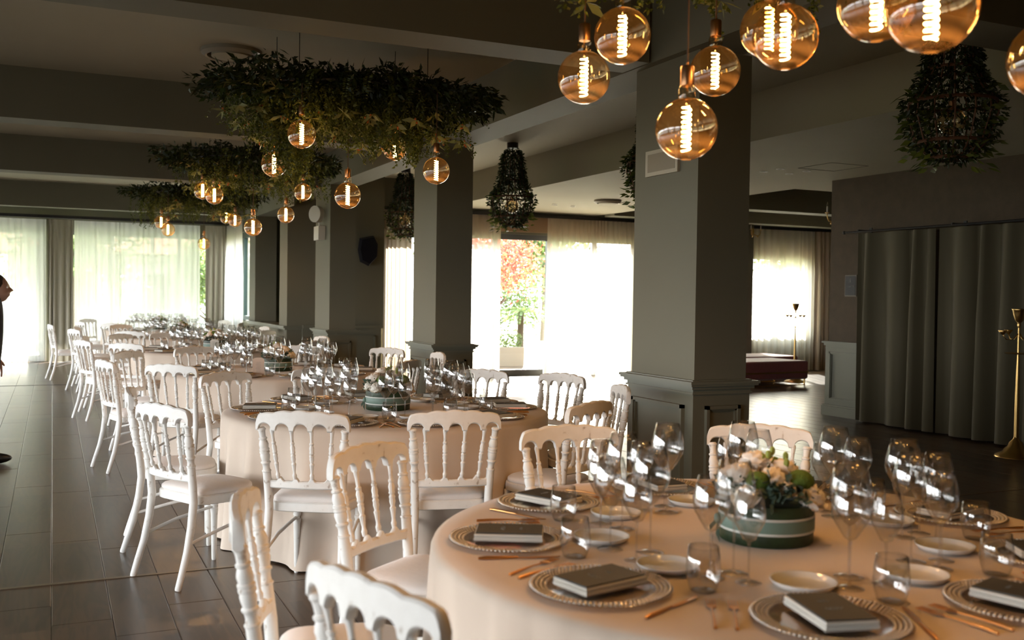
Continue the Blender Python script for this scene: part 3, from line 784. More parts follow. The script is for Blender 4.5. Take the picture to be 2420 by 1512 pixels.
def napkin_proto():
    t = thing('folded_napkin', '', 'napkin')
    def sl(n, x, y, z0, z1, m):
        MB().add([(-x, -y, z0), (x, -y, z0), (x, y, z0), (-x, y, z0), (-x - .002, -y - .002, (z0 + z1) / 2), (x + .002, -y - .002, (z0 + z1) / 2), (x + .002, y + .002, (z0 + z1) / 2), (-x - .002, y + .002, (z0 + z1) / 2),
                  (-x, -y, z1), (x, -y, z1), (x, y, z1), (-x, y, z1)],
                 [(3, 2, 1, 0), (0, 1, 5, 4), (1, 2, 6, 5), (2, 3, 7, 6), (3, 0, 4, 7), (4, 5, 9, 8), (5, 6, 10, 9), (6, 7, 11, 10), (7, 4, 8, 11), (8, 9, 10, 11)]).build(n, m, t)
    sl('fold', .062, .098, .0, .0105, NAPK); sl('fold', .061, .097, .0112, .020, NAPK)
    snapshot(t)
    c = thing('menu_card', '', 'menu card')
    MB().box(-.060, .060, -.096, .096, 0, .003).build('card', CARD, c)
    s_ = MB(); pts = [(-.022 + .0024 * k + .004 * math.sin(k * 1.9), -.02 + .007 * math.sin(k * 1.15), .0034) for k in range(20)]
    s_.tube(pts, .0007, 4); s_.tube([(p[0] * .7, p[1] * .6 + .045, p[2]) for p in pts], .0005, 4); s_.build('print', SCRIPT, c)
    snapshot(c); return t, c
NAP, MENUC = napkin_proto()
def flat_piece(mb, outline, z):
    n = len(outline); mb.add([(x, y, z) for x, y in outline] + [(x, y, z + .0016) for x, y in outline], [tuple(range(n))[::-1], tuple(range(n, 2 * n))] + [(k, (k + 1) % n, n + (k + 1) % n, n + k) for k in range(n)])
def knife_proto():
    t = thing('knife', '', 'cutlery'); L = .22
    MB().tube([(0, -.11, .004), (0, -.09, .005), (0, -.03, .004), (0, .0, .004)], [.0035, .0055, .0045, .003], 8).build('handle', GOLD, t, 60)
    m = MB(); flat_piece(m, [(-.003, 0), (.006, .0), (.010, .03), (.010, .085), (.006, .11), (-.002, .118), (-.003, .05)], .003); m.build('blade', GOLD, t); snapshot(t); return t
def fork_proto():
    t = thing('fork', '', 'cutlery')
    MB().tube([(0, -.10, .003), (0, -.06, .005), (0, 0, .006), (0, .035, .004)], [.0045, .004, .0022, .0025], 8).build('handle', GOLD, t, 60)
    m = MB(); flat_piece(m, [(-.003, .033), (.003, .033), (.011, .045), (.0115, .062), (-.0115, .062), (-.011, .045)], .004)
    for k in range(4): m.box(-.0115 + k * .0066, -.0088 + k * .0066, .06, .102, .004, .0062)
    m.build('tines', GOLD, t); snapshot(t); return t
KNIFE = knife_proto(); FORK = fork_proto()
for p in GL + [TU, CHP, BRP, NAP, MENUC, KNIFE, FORK]: p['used'] = False
used = set()
def place(proto, x, y, z, rz, label, group, scale=None):
    if proto.name not in used:
        used.add(proto.name); proto.location = (x, y, z); proto.rotation_euler = (0, 0, rz); proto['label'] = label; proto['group'] = group; return proto
    return dup(proto, (x, y, z), rz, label, group, scale)

ZT = .7515
def seat_word(a):
    """where a place lies on its table as the photograph shows it"""
    d = (a - 245) % 360   # 245 deg = straight towards the camera
    names = ['front', 'front right', 'right, nearer', 'right, farther', 'back right', 'back', 'back left', 'left, farther', 'left, nearer', 'front left']
    return names[int((d + 18) // 36) % 10]
def seat_words(angs):
    """unique wording for the seats of one table"""
    seen = {}; out = []
    for a in angs:
        w_ = seat_word(a)
        if w_ in seen: w_ = w_ + ' corner'
        seen[w_] = 1; out.append(w_)
    return out
TL = ['nearest', 'second', 'third', 'fourth', 'fifth', 'last']
for p in (GL + [TU, CHP, BRP, NAP, MENUC, KNIFE, FORK]):
    del p['used']
def setting(ti, ang, word, full=True, rot=0., seed=0):
    r_ = random.Random(ti * 100 + int(ang) + seed); cx, cy = TABLES[ti]; T = TL[ti] + ' table'
    def P(r, a): a = R(ang + a); return cx + r * math.cos(a), cy + r * math.sin(a)
    j = lambda s_: r_.uniform(-s_, s_)
    face = R(ang + 90)         # card's long side points to the table centre
    x, y = P(.78, j(.6)); g = lambda s_: s_ + ' on the round tables'
    place(CHP, x, y, ZT, j(3), 'beaded silver glass charger at the %s place of the %s' % (word, T), g('charger plates'))
    if full or ti < 4:
        q = face + rot + j(.12)
        place(NAP, x, y, ZT + .0125, q, 'white folded napkin at the %s place of the %s' % (word, T), g('folded napkins'))
        place(MENUC, x + j(.004), y + j(.004), ZT + .0335, q + j(.05), 'dark menu card on the napkin at the %s place of the %s' % (word, T), g('slate menu cards'))
    if full:
        x, y = P(.505, 0 + j(1.5))
        place(BRP, x, y, ZT, 0, 'small white side plate at the %s place of the %s' % (word, T), g('side plates'))
        for proto, da, rr_, nm in ((KNIFE, 14.5, .80, 'gold knife'), (FORK, -15.0, .79, 'outer gold fork'), (FORK, -18.5, .80, 'inner gold fork')):
            x, y = P(rr_, da); place(proto, x, y, ZT, R(ang + 90) + j(.14), '%s beside the charger at the %s place of the %s' % (nm, word, T), g('gold cutlery'))
    for proto, da, rr_, nm in ((GL[0], 20, .43, 'tallest wine glass'), (GL[1], 14, .51, 'middle-sized wine glass'), (GL[2], 26, .50, 'smallest wine glass')):
        x, y = P(rr_ + j(.012), da + j(1.5)); place(proto, x, y, ZT, j(3), '%s of the %s place on the %s' % (nm, word, T), g('wine glasses'))
    x, y = P(.635 + j(.015), 17 + j(2)); place(TU, x, y, ZT, j(3), 'stemless water tumbler of the %s place on the %s' % (word, T), g('water tumblers'))
A1 = [1, 41, 81, 121, 161, 201, 241, 281, 321]
rots = {1: .1, 41: 0, 81: .1, 121: -.1, 161: -.08, 201: -.05, 241: .3, 281: .1, 321: .1}
for a, w_ in zip(A1, seat_words(A1)): setting(0, a, w_, True, rots[a])
A2 = [9, 46, 88, 124, 165, 200, 236, 270, 306, 345]
for a, w_ in zip(A2, seat_words(A2)): setting(1, a, w_, True, random.uniform(-.25, .25))
A3 = [20, 56, 92, 128, 164, 200, 236, 272, 308, 344]
for a, w_ in zip(A3, seat_words(A3)): setting(2, a, w_, False)
for ti in (3, 4, 5):
    for a, w_ in zip(A3, seat_words(A3)): setting(ti, a + 5 * ti, w_, False) if ti == 3 else setting(ti, a, w_, False)

# ------------------------------------------------------------------ flower boxes
def rose(mb, c, r, seed, n_out=(0, 0, 1)):
    q = random.Random(seed); up = Vector(n_out).normalized(); a = up.orthogonal().normalized(); b = up.cross(a)
    c = Vector(c)
    nu, nv = 26, 16; p1, p2 = q.uniform(0, 6), q.uniform(0, 6); vs = []; fs = []
    for i in range(nv + 1):
        ph = PI * i / nv
        for k in range(nu):
            th = 2 * PI * k / nu
            d = 1 + .13 * math.sin(4 * th + 9 * ph + p1) + .08 * math.sin(9 * th - 7 * ph + p2) - .25 * max(0, 1 - ph / .35)
            v_ = a * (math.sin(ph) * math.cos(th)) + b * (math.sin(ph) * math.sin(th)) + up * math.cos(ph) * .8
            vs.append(c + v_ * r * .82 * d)
    for i in range(nv):
        for k in range(nu): fs.append((i * nu + k, (i + 1) * nu + k, (i + 1) * nu + (k + 1) % nu, i * nu + (k + 1) % nu))
    mb.add(vs, fs)
    for k in range(7):
        th = 2 * PI * k / 7 + p1; d = a * math.cos(th) + b * math.sin(th); s_ = up.cross(d); g2 = 5; pv = []
        for u in range(g2):
            for w_ in range(g2):
                uu = u / (g2 - 1); ww = w_ / (g2 - 1) * 2 - 1
                rad = r * (.55 + .62 * uu ** 1.3); wd = r * .62 * math.sin(PI * (.18 + .64 * uu)) * ww
                pv.append(c + d * (rad - .12 * r * ww * ww) + s_ * wd + up * r * (-.45 + .62 * uu - .12 * ww * ww + .05 * math.sin(7 * ww + k)))
        mb.add(pv, [(u * g2 + w_, u * g2 + w_ + 1, (u + 1) * g2 + w_ + 1, (u + 1) * g2 + w_) for u in range(g2 - 1) for w_ in range(g2 - 1)])
def flowers():
    t = thing('flower_arrangement', '', 'flower arrangement', group='green flower boxes at the table centres')
    MB().lathe([(.134, 0), (.138, .004), (.1385, .03), (.137, .06), (.139, .09), (.138, .118), (.130, .120), (.128, .10)], 40, cap=False).build('leaf_box', GBOX, t, 60)
    MB().lathe([(.0, .10), (.13, .10)], 24, cap=False).build('foam', GBOX, t)
    rb = MB().lathe([(.1405, .040), (.1415, .042), (.1415, .078), (.1405, .080)], 40, cap=False).build('ribbon', RIB, t, 60)
    for z in (.036, .078): MB().lathe([(.1408, z), (.1425, z + .001), (.1425, z + .007), (.1408, z + .008)], 40, cap=False).build('edging', RIBW, rb, 60)
    kn = MB(); kn.ball((-.146, 0, .06), (.012, .018, .016)); 
    kn.add([(-.148, -.005, .06), (-.160, -.04, .02), (-.150, -.055, .0), (-.145, -.02, .04)], [(0, 1, 2, 3)]); kn.add([(-.148, .005, .06), (-.165, .03, .03), (-.158, .05, .01), (-.145, .02, .04)], [(0, 1, 2, 3)])
    kn.build('bow', RIB, t, 180)
    q = random.Random(5)
    spots = [(-.085, -.02, .195, .050, 0), (-.035, .02, .225, .052, 0), (-.105, .05, .18, .042, 0), (.0, -.055, .19, .046, 0), (.04, -.085, .165, .030, 0), (-.085, -.105, .145, .042, 1), (.115, -.07, .14, .048, 0), (.05, .0, .21, .044, 0), (.08, .06, .19, .045, 0), (0, .09, .195, .046, 1), (-.05, .09, .185, .042, 1), (.13, .02, .15, .036, 0), (-.125, -.04, .15, .036, 1)]
    for k, (x, y, z, r, w_) in enumerate(spots):
        m = MB(); rose(m, (x, y, z), r, k, (x * 3, y * 3, .5)); m.build('rose', WROSE if w_ else ROSE, t, 180)
    for x, y, z, r in ((-.045, -.075, .185, .036), (.085, -.055, .185, .040), (.03, .06, .21, .035), (-.08, .04, .19, .03)):
        MB().ball((x, y, z), (r, r, r * .85), 14, 9).build('green_bloom', MOSS, t, 180)
    b = MB()
    for x, y, z in ((.0, -.01, .255), (.02, .02, .262), (.055, .0, .25), (-.015, .0, .245), (.05, -.03, .235), (-.06, -.05, .20), (.0, -.10, .165)):
        b.ball((x, y, z), (.009, .009, .014), 8, 5); b.tube([(x, y, z), (x * .8, y * .8, z - .07)], .0015, 5)
    o = b.build('buds', BUD, t, 180); o['kind'] = 'stuff'
    n = 260; th = rng.uniform(0, 2 * PI, n); rad = .13 * np.sqrt(rng.uniform(.25, 1, n)); z = .12 + .06 * (1 - (rad / .14) ** 2) + rng.uniform(0, .035, n)
    P_ = np.stack([rad * np.cos(th), rad * np.sin(th), z], 1); D = np.stack([np.cos(th), np.sin(th), rng.uniform(-.5, .8, n)], 1) + rng.normal(size=(n, 3)) * .4
    V, Fc = leaves(P_, D, rng.uniform(.025, .05, n), rng.uniform(.022, .036, n), .12); np_mesh('eucalyptus', V, Fc, EUCA, t, kind='stuff')
    snapshot(t); return t
FL = flowers()
fl_l = ['green ribboned box of blush roses and eucalyptus on the nearest table', 'green ribboned box with large white blooms on the second table', 'flower box with pink and yellow blooms on the third table', 'low flower box on the fourth table', 'low dark green flower box on the fifth table', 'backlit flower box on the last table']
for i, (cx, cy) in enumerate(TABLES):
    if i == 0: FL.location = (cx, cy, ZT); FL.rotation_euler = (0, 0, R(-25)); FL['label'] = fl_l[0]
    else: dup(FL, (cx, cy, ZT), R(-25 + (15 if i == 1 else 70 * i)), fl_l[i])
for (x, y, rz, mt, lb) in ((1.62, 8.72, R(-20), MENU, 'beige upright menu card on the third table'), (1.75, 12.2, R(-15), MENUW, 'white upright menu card on the fourth table')):
    t = thing('standing_menu_card', lb, 'menu card', (x, y, ZT), rz)
    m = MB(); n = 10; o_ = [(-.05, 0), (.05, 0), (.05, .14)] + [(.05 * math.cos(PI * k / n), .14 + .02 * math.sin(PI * k / n)) for k in range(1, n)] + [(-.05, .14)]
    k_ = len(o_); m.add([(a, .0, b) for a, b in o_] + [(a, .003, b) for a, b in o_], [tuple(range(k_)), tuple(range(k_, 2 * k_))[::-1]] + [(i, i + k_, (i + 1) % k_ + k_, (i + 1) % k_) for i in range(k_)])
    m.build('card', mt, t); MB().box(-.03, .03, .003, .05, 0, .004).build('foot', mt, t)
    l_ = MB()
    for k in range(9): l_.box(-.022 + (k % 3) * .003, .022 - (k % 2) * .004, -.001, 0, .03 + k * .011, .032 + k * .011)
    l_.build('print', SCRIPT, t)

# ------------------------------------------------------------------ pendant bulbs
def bulb_proto():
    t = thing('pendant_bulb', '', 'pendant lamp')
    MB().ball((0, 0, 0), .1, 32, 20).build('glass_globe', AMBER, t, 180)
    MB().lathe([(.025, .096), (.0275, .105), (.0275, .125), (.024, .138), (.018, .142)], 20, cap=False).build('glass_neck', BASEG, t, 180)
    MB().lathe([(.0, .138), (.0215, .138), (.0225, .141), (.0225, .198), (.0205, .202), (.004, .204), (.0035, .215)], 20, cap=False).build('socket', COPPER, t, 60)
    pts = [(.0135 * math.cos(a), .0135 * math.sin(a), .075 - .148 * k / 150) for k in range(151) for a in (2 * PI * 9.5 * k / 150,)]
    f_ = MB().tube(pts, .0029, 5); f_.build('filament', FILA, t, 180)
    MB().tube([(0, 0, .14), (0, 0, .078)], .004, 6).build('filament_stem', BASEG, t, 180)
    d = bpy.data.lights.new('bulb_light', 'SPOT'); d.spot_size = R(165); d.spot_blend = .7; d.energy = BULB_W; d.color = (1, .56, .27); d.shadow_soft_size = .004
    lo = bpy.data.objects.new('bulb_light', d); C.objects.link(lo); lo.parent = t
    snapshot(t); return t
BULB_W = 8.0
BP = bulb_proto()
def atd(px, py, d):
    v = ROT @ Vector((px - 1210, -(py - 756), -F_PX)); return Vector((0, 0, CH_)) + v * (d / F_PX)
CH_ = 1.47
bulbs = [
 [(1380, 183, 124, 'lower left bulb of the nearest lamp cluster, beside trailing vines'), (1471, 85, 133, 'upper left bulb of the nearest lamp cluster'), (1622, 305, 146, 'lowest bulb of the nearest lamp cluster, in front of the big column'), (1690, 168, 118, 'bulb just above and right of the lowest near bulb'), (1818, 70, 136, 'bulb half hidden behind the large bulb at upper right'), (1856, 88, 153, 'large bright bulb in front of another, right of the big column'), (2072, 8, 180, 'bulb cut by the top edge, left of the biggest one'), (2202, 18, 212, 'biggest bulb, cut by the top edge of the picture'), (2480, 141, 186, 'bulb cut by the right edge of the picture')],
 [(713, 317.4, 67.2, 'bulb of the second lamp cluster hanging by the pale leaves'), (647.8, 388, 60, 'leftmost bulb of the second lamp cluster, under a long vine'), (821.6, 462, 61.9, 'lowest bulb of the second lamp cluster'), (933.4, 351.3, 56, 'bulb close under the right part of the second greenery'), (1031, 403.4, 63.7, 'rightmost bulb of the second lamp cluster, before the middle column')],
 [(716, 454, 41.7, 'rightmost bulb of the third lamp cluster'), (479, 450.6, 41.0, 'rear bulb of the overlapping pair under the third greenery'), (506.6, 461.8, 41.6, 'front bulb of the overlapping pair under the third greenery'), (675.7, 507.6, 39.7, 'bulb of the third cluster below the wall vent'), (598, 536.9, 41.7, 'lowest bulb of the third lamp cluster')],
 [(534.7, 514, 29, 'left bulb of the small pair under the last greenery'), (555.5, 520.8, 31, 'right bulb of the small pair under the last greenery'), (381, 525, 31, 'leftmost bulb of the last lamp cluster'), (397, 542.6, 31.5, 'second bulb from the left of the last lamp cluster'), (481.8, 575.4, 29, 'lowest bulb of the last lamp cluster, before the garden gap')]]
firstb = True
for ci, cl in enumerate(bulbs):
    for px, py, dm, lb in cl:
        p = atd(px, py, .2 * F_PX / dm); top = 2.98 if ci else 3.0
        grp = 'large round filament bulbs'
        if firstb:
            firstb = False; BP.location = p; BP['label'] = 'glowing amber ' + lb; BP['group'] = grp; o = BP
        else: o = dup(BP, p, random.uniform(0, 3), 'glowing amber ' + lb, grp)
        MB().tube([(0, 0, .21), (0, 0, top - p.z)], .0032, 6).build('cord', CORD, o)

# ------------------------------------------------------------------ hanging greenery
def greenery(cx, cy, zc, ax, ay, seed, label, longv=(), n_main=7000, sprays=26):
    global rng
    rng = np.random.default_rng(seed); q = random.Random(seed)
    t = thing('hanging_greenery', label, 'greenery', (cx, cy, zc), 0, 'leafy ceiling clusters holding the bulbs')
    f = MB(); pts = [(ax * .8 * math.cos(2 * PI * k / 32), ay * .8 * math.sin(2 * PI * k / 32), 0) for k in range(33)]
    f.tube(pts, .012, 6)
    for s_ in (-.5, 0, .5):
        f.tube([(-ax * .7, s_ * ay, 0), (ax * .7, s_ * ay, 0)], .008, 5); f.tube([(s_ * ax, -ay * .7, 0), (s_ * ax, ay * .7, 0)], .008, 5)
    f.build('frame', BLACK, t)
    for sx_, sy_ in ((-.5, -.5), (.5, -.5), (-.5, .5), (.5, .5)):
        MB().tube([(sx_ * ax, sy_ * ay, 0), (sx_ * ax, sy_ * ay, ZC - zc)], .003, 5).build('suspension_wire', BLACK, t)
    # main foliage mass: lumpy flattened ellipsoid, hollow enough to look leafy
    n = n_main; th = rng.uniform(0, 2 * PI, n); rr = np.sqrt(rng.uniform(0, 1, n))
    lump = 1 + .15 * np.sin(th * 3 + seed) + .12 * np.sin(th * 7 + 2 * seed) + .09 * np.sin(th * 13) + .10 * np.abs(np.cos(th)) ** 6
    x = ax * rr * np.cos(th) * lump; y = ay * rr * np.sin(th) * lump
    hh = (.14 + .10 * np.sin(x * 6 + seed) * np.cos(y * 5)) * np.sqrt(np.clip(1 - rr ** 2, 0.06, 1)) + .03
    z = rng.uniform(-1, 1, n) * hh
    D = np.stack([x * .9, y * .9, -rng.uniform(0, .9, n)], 1) + rng.normal(size=(n, 3)) * .7
    V, Fc = leaves(np.stack([x, y, z], 1), D, rng.uniform(.04, .10, n), rng.uniform(.014, .038, n), .2)
    np_mesh('foliage', V, Fc, GREEN, t, kind='stuff')
    # trailing vines
    PP, DD, LL, WW = [], [], [], []; stems = MB()
    strands = []
    for k in range(170):
        a = rng.uniform(0, 2 * PI); r_ = rng.uniform(.3, 1.0); strands.append((ax * r_ * math.cos(a), ay * r_ * math.sin(a), rng.uniform(.12, .40)))
    for (lx, ly, ll, cnt) in longv:
        for k in range(cnt): strands.append((lx + rng.normal() * .09, ly + rng.normal() * .09, ll * rng.uniform(.6, 1.05)))
    for (sx_, sy_, ll) in strands:
        m_ = int(ll / .010); tt = np.linspace(0, 1, m_); dx, dy = rng.normal(size=2) * .05
        px = sx_ + dx * tt + .012 * np.sin(tt * 9); py = sy_ + dy * tt; pz = -.05 - ll * tt
        P_ = np.stack([px, py, pz], 1)
        for rep in range(2):
            PP.append(P_ + rng.normal(size=P_.shape) * .007); DD.append(rng.normal(size=P_.shape) * 1.0 + np.array([0, 0, -.7])); LL.append(rng.uniform(.016, .034, m_)); WW.append(rng.uniform(.009, .018, m_))
    V, Fc = leaves(np.concatenate(PP), np.concatenate(DD), np.concatenate(LL), np.concatenate(WW), .2)
    np_mesh('trailing_vines', V, Fc, VINE, t, kind='stuff')
    # fern fronds
    PP, DD, LL, WW = [], [], [], []
    for k in range(70):
        a = rng.uniform(0, 2 * PI); r_ = rng.uniform(.4, 1.0); bx, by = ax * r_ * math.cos(a), ay * r_ * math.sin(a); ll = rng.uniform(.15, .32)
        m_ = 22; tt = np.linspace(0, 1, m_); hx, hy = math.cos(a) * .6 + rng.normal() * .3, math.sin(a) * .6 + rng.normal() * .3
        px = bx + hx * ll * tt; py = by + hy * ll * tt; pz = .05 + .05 * tt - ll * .9 * tt ** 2
        P_ = np.stack([px, py, pz], 1); side = np.array([-hy, hx, 0.]) / (math.hypot(hx, hy) + 1e-6)
        for s_ in (-1, 1):
            PP.append(P_); DD.append(np.tile(side * s_, (m_, 1)) + np.array([hx * .5, hy * .5, -.35])); LL.append(.05 * (1 - tt * .75) + .008); WW.append(np.full(m_, .011))
    V, Fc = leaves(np.concatenate(PP), np.concatenate(DD), np.concatenate(LL), np.concatenate(WW), .1)
    np_mesh('fern_fronds', V, Fc, VINE, t, kind='stuff')
    # pale leaf sprays with berries: each a part
    for k in range(sprays):
        a = rng.uniform(0, 2 * PI); r_ = rng.uniform(.35, .98); b = np.array([ax * r_ * math.cos(a), ay * r_ * math.sin(a), -.14 - rng.uniform(0, .18)])
        nl = 7; ph = rng.uniform(0, 6) + np.arange(nl) * 2 * PI / nl; D = np.stack([np.cos(ph), np.sin(ph), rng.uniform(-1.1, .2, nl)], 1)
        V, Fc = leaves(np.tile(b, (nl, 1)), D, rng.uniform(.07, .12, nl), rng.uniform(.028, .042, nl), .15)
        sp = np_mesh('leaf_spray', V, Fc, PALE, t)
        if k % 2 == 0:
            m = MB()
            for _ in range(4): m.ball(b + rng.normal(size=3) * .014 + np.array([0, 0, -.012]), .0085, 6, 4)
            m.build('berries', BERRY, sp)
    return t
greenery(2.06, 2.75, 3.02, 1.15, .95, 21, 'leafy ceiling cluster over the nearest table, only its trailing vines in view', longv=((-.30, .45, .42, 30), (-.22, .2, .28, 16), (.35, .62, .30, 14), (-.1, .8, .26, 12), (.9, .1, .40, 12), (.45, .0, .3, 8)), n_main=4500)
greenery(2.10, 7.6, 3.0, .98, .80, 22, 'largest leafy ceiling cluster in view, above the second lamp group', longv=((-.50, -.05, .60, 60), (-.70, -.2, .34, 30), (.0, -.45, .45, 26), (.40, -.3, .46, 40), (-.2, -.5, .30, 20)), n_main=9000, sprays=70)
greenery(2.16, 12.0, 3.0, .90, .84, 23, 'leafy ceiling cluster above the third lamp group', n_main=7000)
greenery(2.12, 16.3, 3.0, .88, .80, 24, 'farthest leafy ceiling cluster, above the last lamp group', longv=((-.8, 0, .5, 20),), n_main=6000)

# ------------------------------------------------------------------ wicker bell pendants wrapped in leaves
def bell_proto():
    global rng
    rng = np.random.default_rng(31)
    t = thing('leafy_bell_pendant', '', 'pendant lamp', group='leaf-wrapped bell pendants between the beams')
    MB().lathe([(.0, 0), (.075, 0), (.075, -.07), (.0, -.07)], 20, cap=False).build('canopy', BLACK, t, 40)
    MB().tube([(0, 0, -.07), (0, 0, -.72)], .008, 6).build('cord', BLACK, t)
    f = MB()
    prof = [(.10, -.16), (.13, -.30), (.15, -.50), (.20, -.62), (.27, -.72), (.28, -.80), (.22, -.98), (.12, -1.08)]
    for k in range(14):
        a = 2 * PI * k / 14; f.tube([(r * math.cos(a), r * math.sin(a), z) for r, z in prof], .006, 5)
    for r, z in ((.15, -.50), (.27, -.72), (.22, -.98), (.12, -1.08)):
        f.tube([(r * math.cos(2 * PI * k / 24), r * math.sin(2 * PI * k / 24), z) for k in range(25)], .012, 5)
    f.build('wicker_frame', WICKER, t)
    MB().ball((0, 0, -.84), .09, 20, 12).build('glass_bulb', AMBER, t, 180)
    MB().lathe([(.02, -.70), (.02, -.76)], 12).build('socket', COPPER, t, 60)
    n = 5200; u = rng.uniform(0, 1, n) ** .85; zz = -.08 - u * 1.02
    rr = np.interp(-zz, [.08, .16, .30, .50, .62, .72, .80, .98, 1.1], [.08, .12, .15, .17, .23, .29, .29, .22, .10])
    a = rng.uniform(0, 2 * PI, n)
    keep = ~((zz < -.70) & (rng.uniform(0, 1, n) < .45)); u, zz, rr, a = u[keep], zz[keep], rr[keep], a[keep]; n = len(u)
    rad = rr * rng.uniform(.65, 1.12, n)
    P_ = np.stack([rad * np.cos(a), rad * np.sin(a), zz], 1); D = np.stack([np.cos(a), np.sin(a), -rng.uniform(0, 1.2, n)], 1) + rng.normal(size=(n, 3)) * .6
    V, Fc = leaves(P_, D, rng.uniform(.025, .06, n), rng.uniform(.012, .028, n), .2); np_mesh('foliage', V, Fc, GREEN, t, kind='stuff')
    n = 240; a = rng.uniform(0, 2 * PI, n); zz = rng.uniform(-1.16, -.62, n); rad = rng.uniform(.15, .33, n) * (1.1 + zz * .25)
    P_ = np.stack([rad * np.cos(a), rad * np.sin(a), zz], 1); D = np.stack([np.cos(a), np.sin(a), rng.uniform(-.8, .4, n)], 1)
    V, Fc = leaves(P_, D, rng.uniform(.06, .10, n), rng.uniform(.022, .04, n), .15); np_mesh('leaf_tips', V, Fc, VINE, t, kind='stuff')
    snapshot(t); return t
BELL = bell_proto(); BELL.location = (5.52, 12.0, ZC); BELL['label'] = 'leaf-wrapped bell pendant hanging before the garden door'
dup(BELL, (5.35, 4.75, ZC), .8, 'large dark leaf-wrapped bell pendant at upper right')
dup(BELL, (5.3, 8.2, ZC), 1.7, 'leaf-wrapped bell pendant almost hidden behind the big column, only leaf tips out')
dup(BELL, (5.12, 15.2, ZC), 2.6, 'leaf-wrapped bell pendant half hidden left of the middle column')

# ------------------------------------------------------------------ wall and ceiling fittings
def diffuser(x, y, z, r, label):
    t = thing('ceiling_diffuser', label, 'air vent', (x, y, z), 0, 'round ceiling air diffusers')
    MB().lathe([(r, 0), (r, -.03), (r * .86, -.055), (r * .80, -.05), (r * .80, 0)], 40, cap=False).build('outer_ring', DIFF, t, 40)
    MB().lathe([(r * .80, -.012), (.0, -.012)], 32, cap=False).build('gap', DVENT, t)
    MB().lathe([(r * .66, -.030), (r * .66, -.055), (r * .5, -.062), (.0, -.064)], 36, cap=False).build('inner_disc', CEIL, t, 60)
    return t
diffuser(1.36, 8.63, ZC, .25, 'dark round air diffuser on the ceiling at upper left')
diffuser(8.04, 13.82, ZB, .22, 'small round air diffuser on the bright ceiling before the garden curtains')
k = 0
for x, y in ((7.82, 9.71), (8.22, 9.41), (8.21, 9.71), (7.83, 9.42), (7.73, 15.08), (8.02, 14.95), (7.62, 14.85), (8.12, 15.15)):
    k += 1
    names = ['left front', 'right rear', 'right front', 'left rear']
    t = thing('recessed_spotlight', '%s recessed spotlight of the group on the %s' % (names[(k - 1) % 4], 'low ceiling right of the big column' if k < 5 else 'bright ceiling before the garden door'), 'spotlight', (x, y, ZB), 0, 'recessed ceiling spotlights')
    MB().lathe([(.05, 0), (.05, -.006), (.038, -.007), (.034, -.001)], 20, cap=False).build('ring', WHITEP, t, 60); MB().lathe([(.034, -.001), (0, -.001)], 16, cap=False).build('lens', DVENT, t)
hx = MB()
for b in ((7.95, 8.5, 8.695, 8.70), (7.95, 8.5, 9.25, 9.255), (7.95, 7.955, 8.70, 9.25), (8.495, 8.5, 8.70, 9.25)): hx.box(b[0], b[1], b[2], b[3], ZB - .003, ZB)
tag(hx.build('access_hatch', DVENT), 'thin outline of a square access hatch in the low ceiling', 'hatch')
t = thing('wall_vent', 'white rectangular vent half hidden behind the lowest bulb on the big column', 'air vent', (3.66, 5.40, 2.36))
MB().box(-.02, 0, -.02, .36, -.07, .10).build('frame', VENTM, t)
MB().box(-.022, -.02, .01, .33, -.045, .075).build('inner_panel', DIFF, t)
t = thing('wall_vent', 'small louvred vent on the pale beam side left of the emergency lamp', 'air vent', (3.52, 16.25, 2.98))
MB().box(-.012, 0, -.25, .35, -.10, .22).build('frame', VENTM, t)
for k in range(6): MB().box(-.024, -.012, -.22, .32, -.08 + k * .048, -.055 + k * .048).build('slat', DIFF, t)
t = thing('emergency_lamp', 'white emergency lamp with round head on the third column', 'lamp', (3.575, 14.35, 2.38))
MB().box(-.10, 0, -.14, .14, -.13, .07).build('battery_box', WHITEP, t)
MB().tube([(-.05, 0, .07), (-.06, 0, .14)], .012, 6).build('bracket', WHITEP, t)
MB().tube([(-.08, -.06, .24), (-.15, -.10, .24)], .12, 24).build('lamp_head', WHITEP, t, 40)
t = thing('wall_speaker', 'black faceted speaker on the dark wall beside the beige curtain', 'speaker', (4.84, 16.40, 2.22))
n = 7; vs = []
for yy, sc in ((0, .85), (-.06, 1.0), (-.16, .86)):
    for (a, b) in ((-.14, .20), (.10, .25), (.17, .12), (.16, -.12), (.02, -.27), (-.13, -.20), (-.17, .0)): vs.append((a * sc, yy, b * sc))
m = MB(); m.add(vs, [tuple(range(7))[::-1], tuple(range(14, 21))] + [(r0 + k, r0 + (k + 1) % 7, r0 + 7 + (k + 1) % 7, r0 + 7 + k) for r0 in (0, 7) for k in range(7)])
m.build('housing', NAVY, t); MB().box(-.03, .03, 0, .02, -.04, .04).build('bracket', BLACK, t)
# plaque
t = thing('wall_plaque', 'small dark plaque with pale border on the brown wall beside the velvet curtain', 'sign', (9.16, 9.62, 1.67))
MB().box(-.012, 0, -.10, .10, -.135, .135).build('backing', M('bronze_sign_border', (.16, .14, .11), .6), t); MB().box(-.016, -.012, -.088, .088, -.122, .122).build('plate', SIGNM, t)
def text_obj(body, size, loc, rot, mat, parent, name='lettering'):
    cu = bpy.data.curves.new(name, 'FONT'); cu.body = body; cu.size = size; cu.extrude = .0008; cu.align_x = 'CENTER'; cu.align_y = 'CENTER'
    tmp = bpy.data.objects.new(name, cu); C.objects.link(tmp); bpy.context.view_layer.update()
    me = bpy.data.meshes.new_from_object(tmp.evaluated_get(bpy.context.evaluated_depsgraph_get())); me.materials.clear(); me.materials.append(mat)
    bpy.data.objects.remove(tmp); o = link(me, name, parent, loc); o.rotation_euler = rot; return o
SIGNT = M('pale_sign_print', (.22, .22, .20), .5)
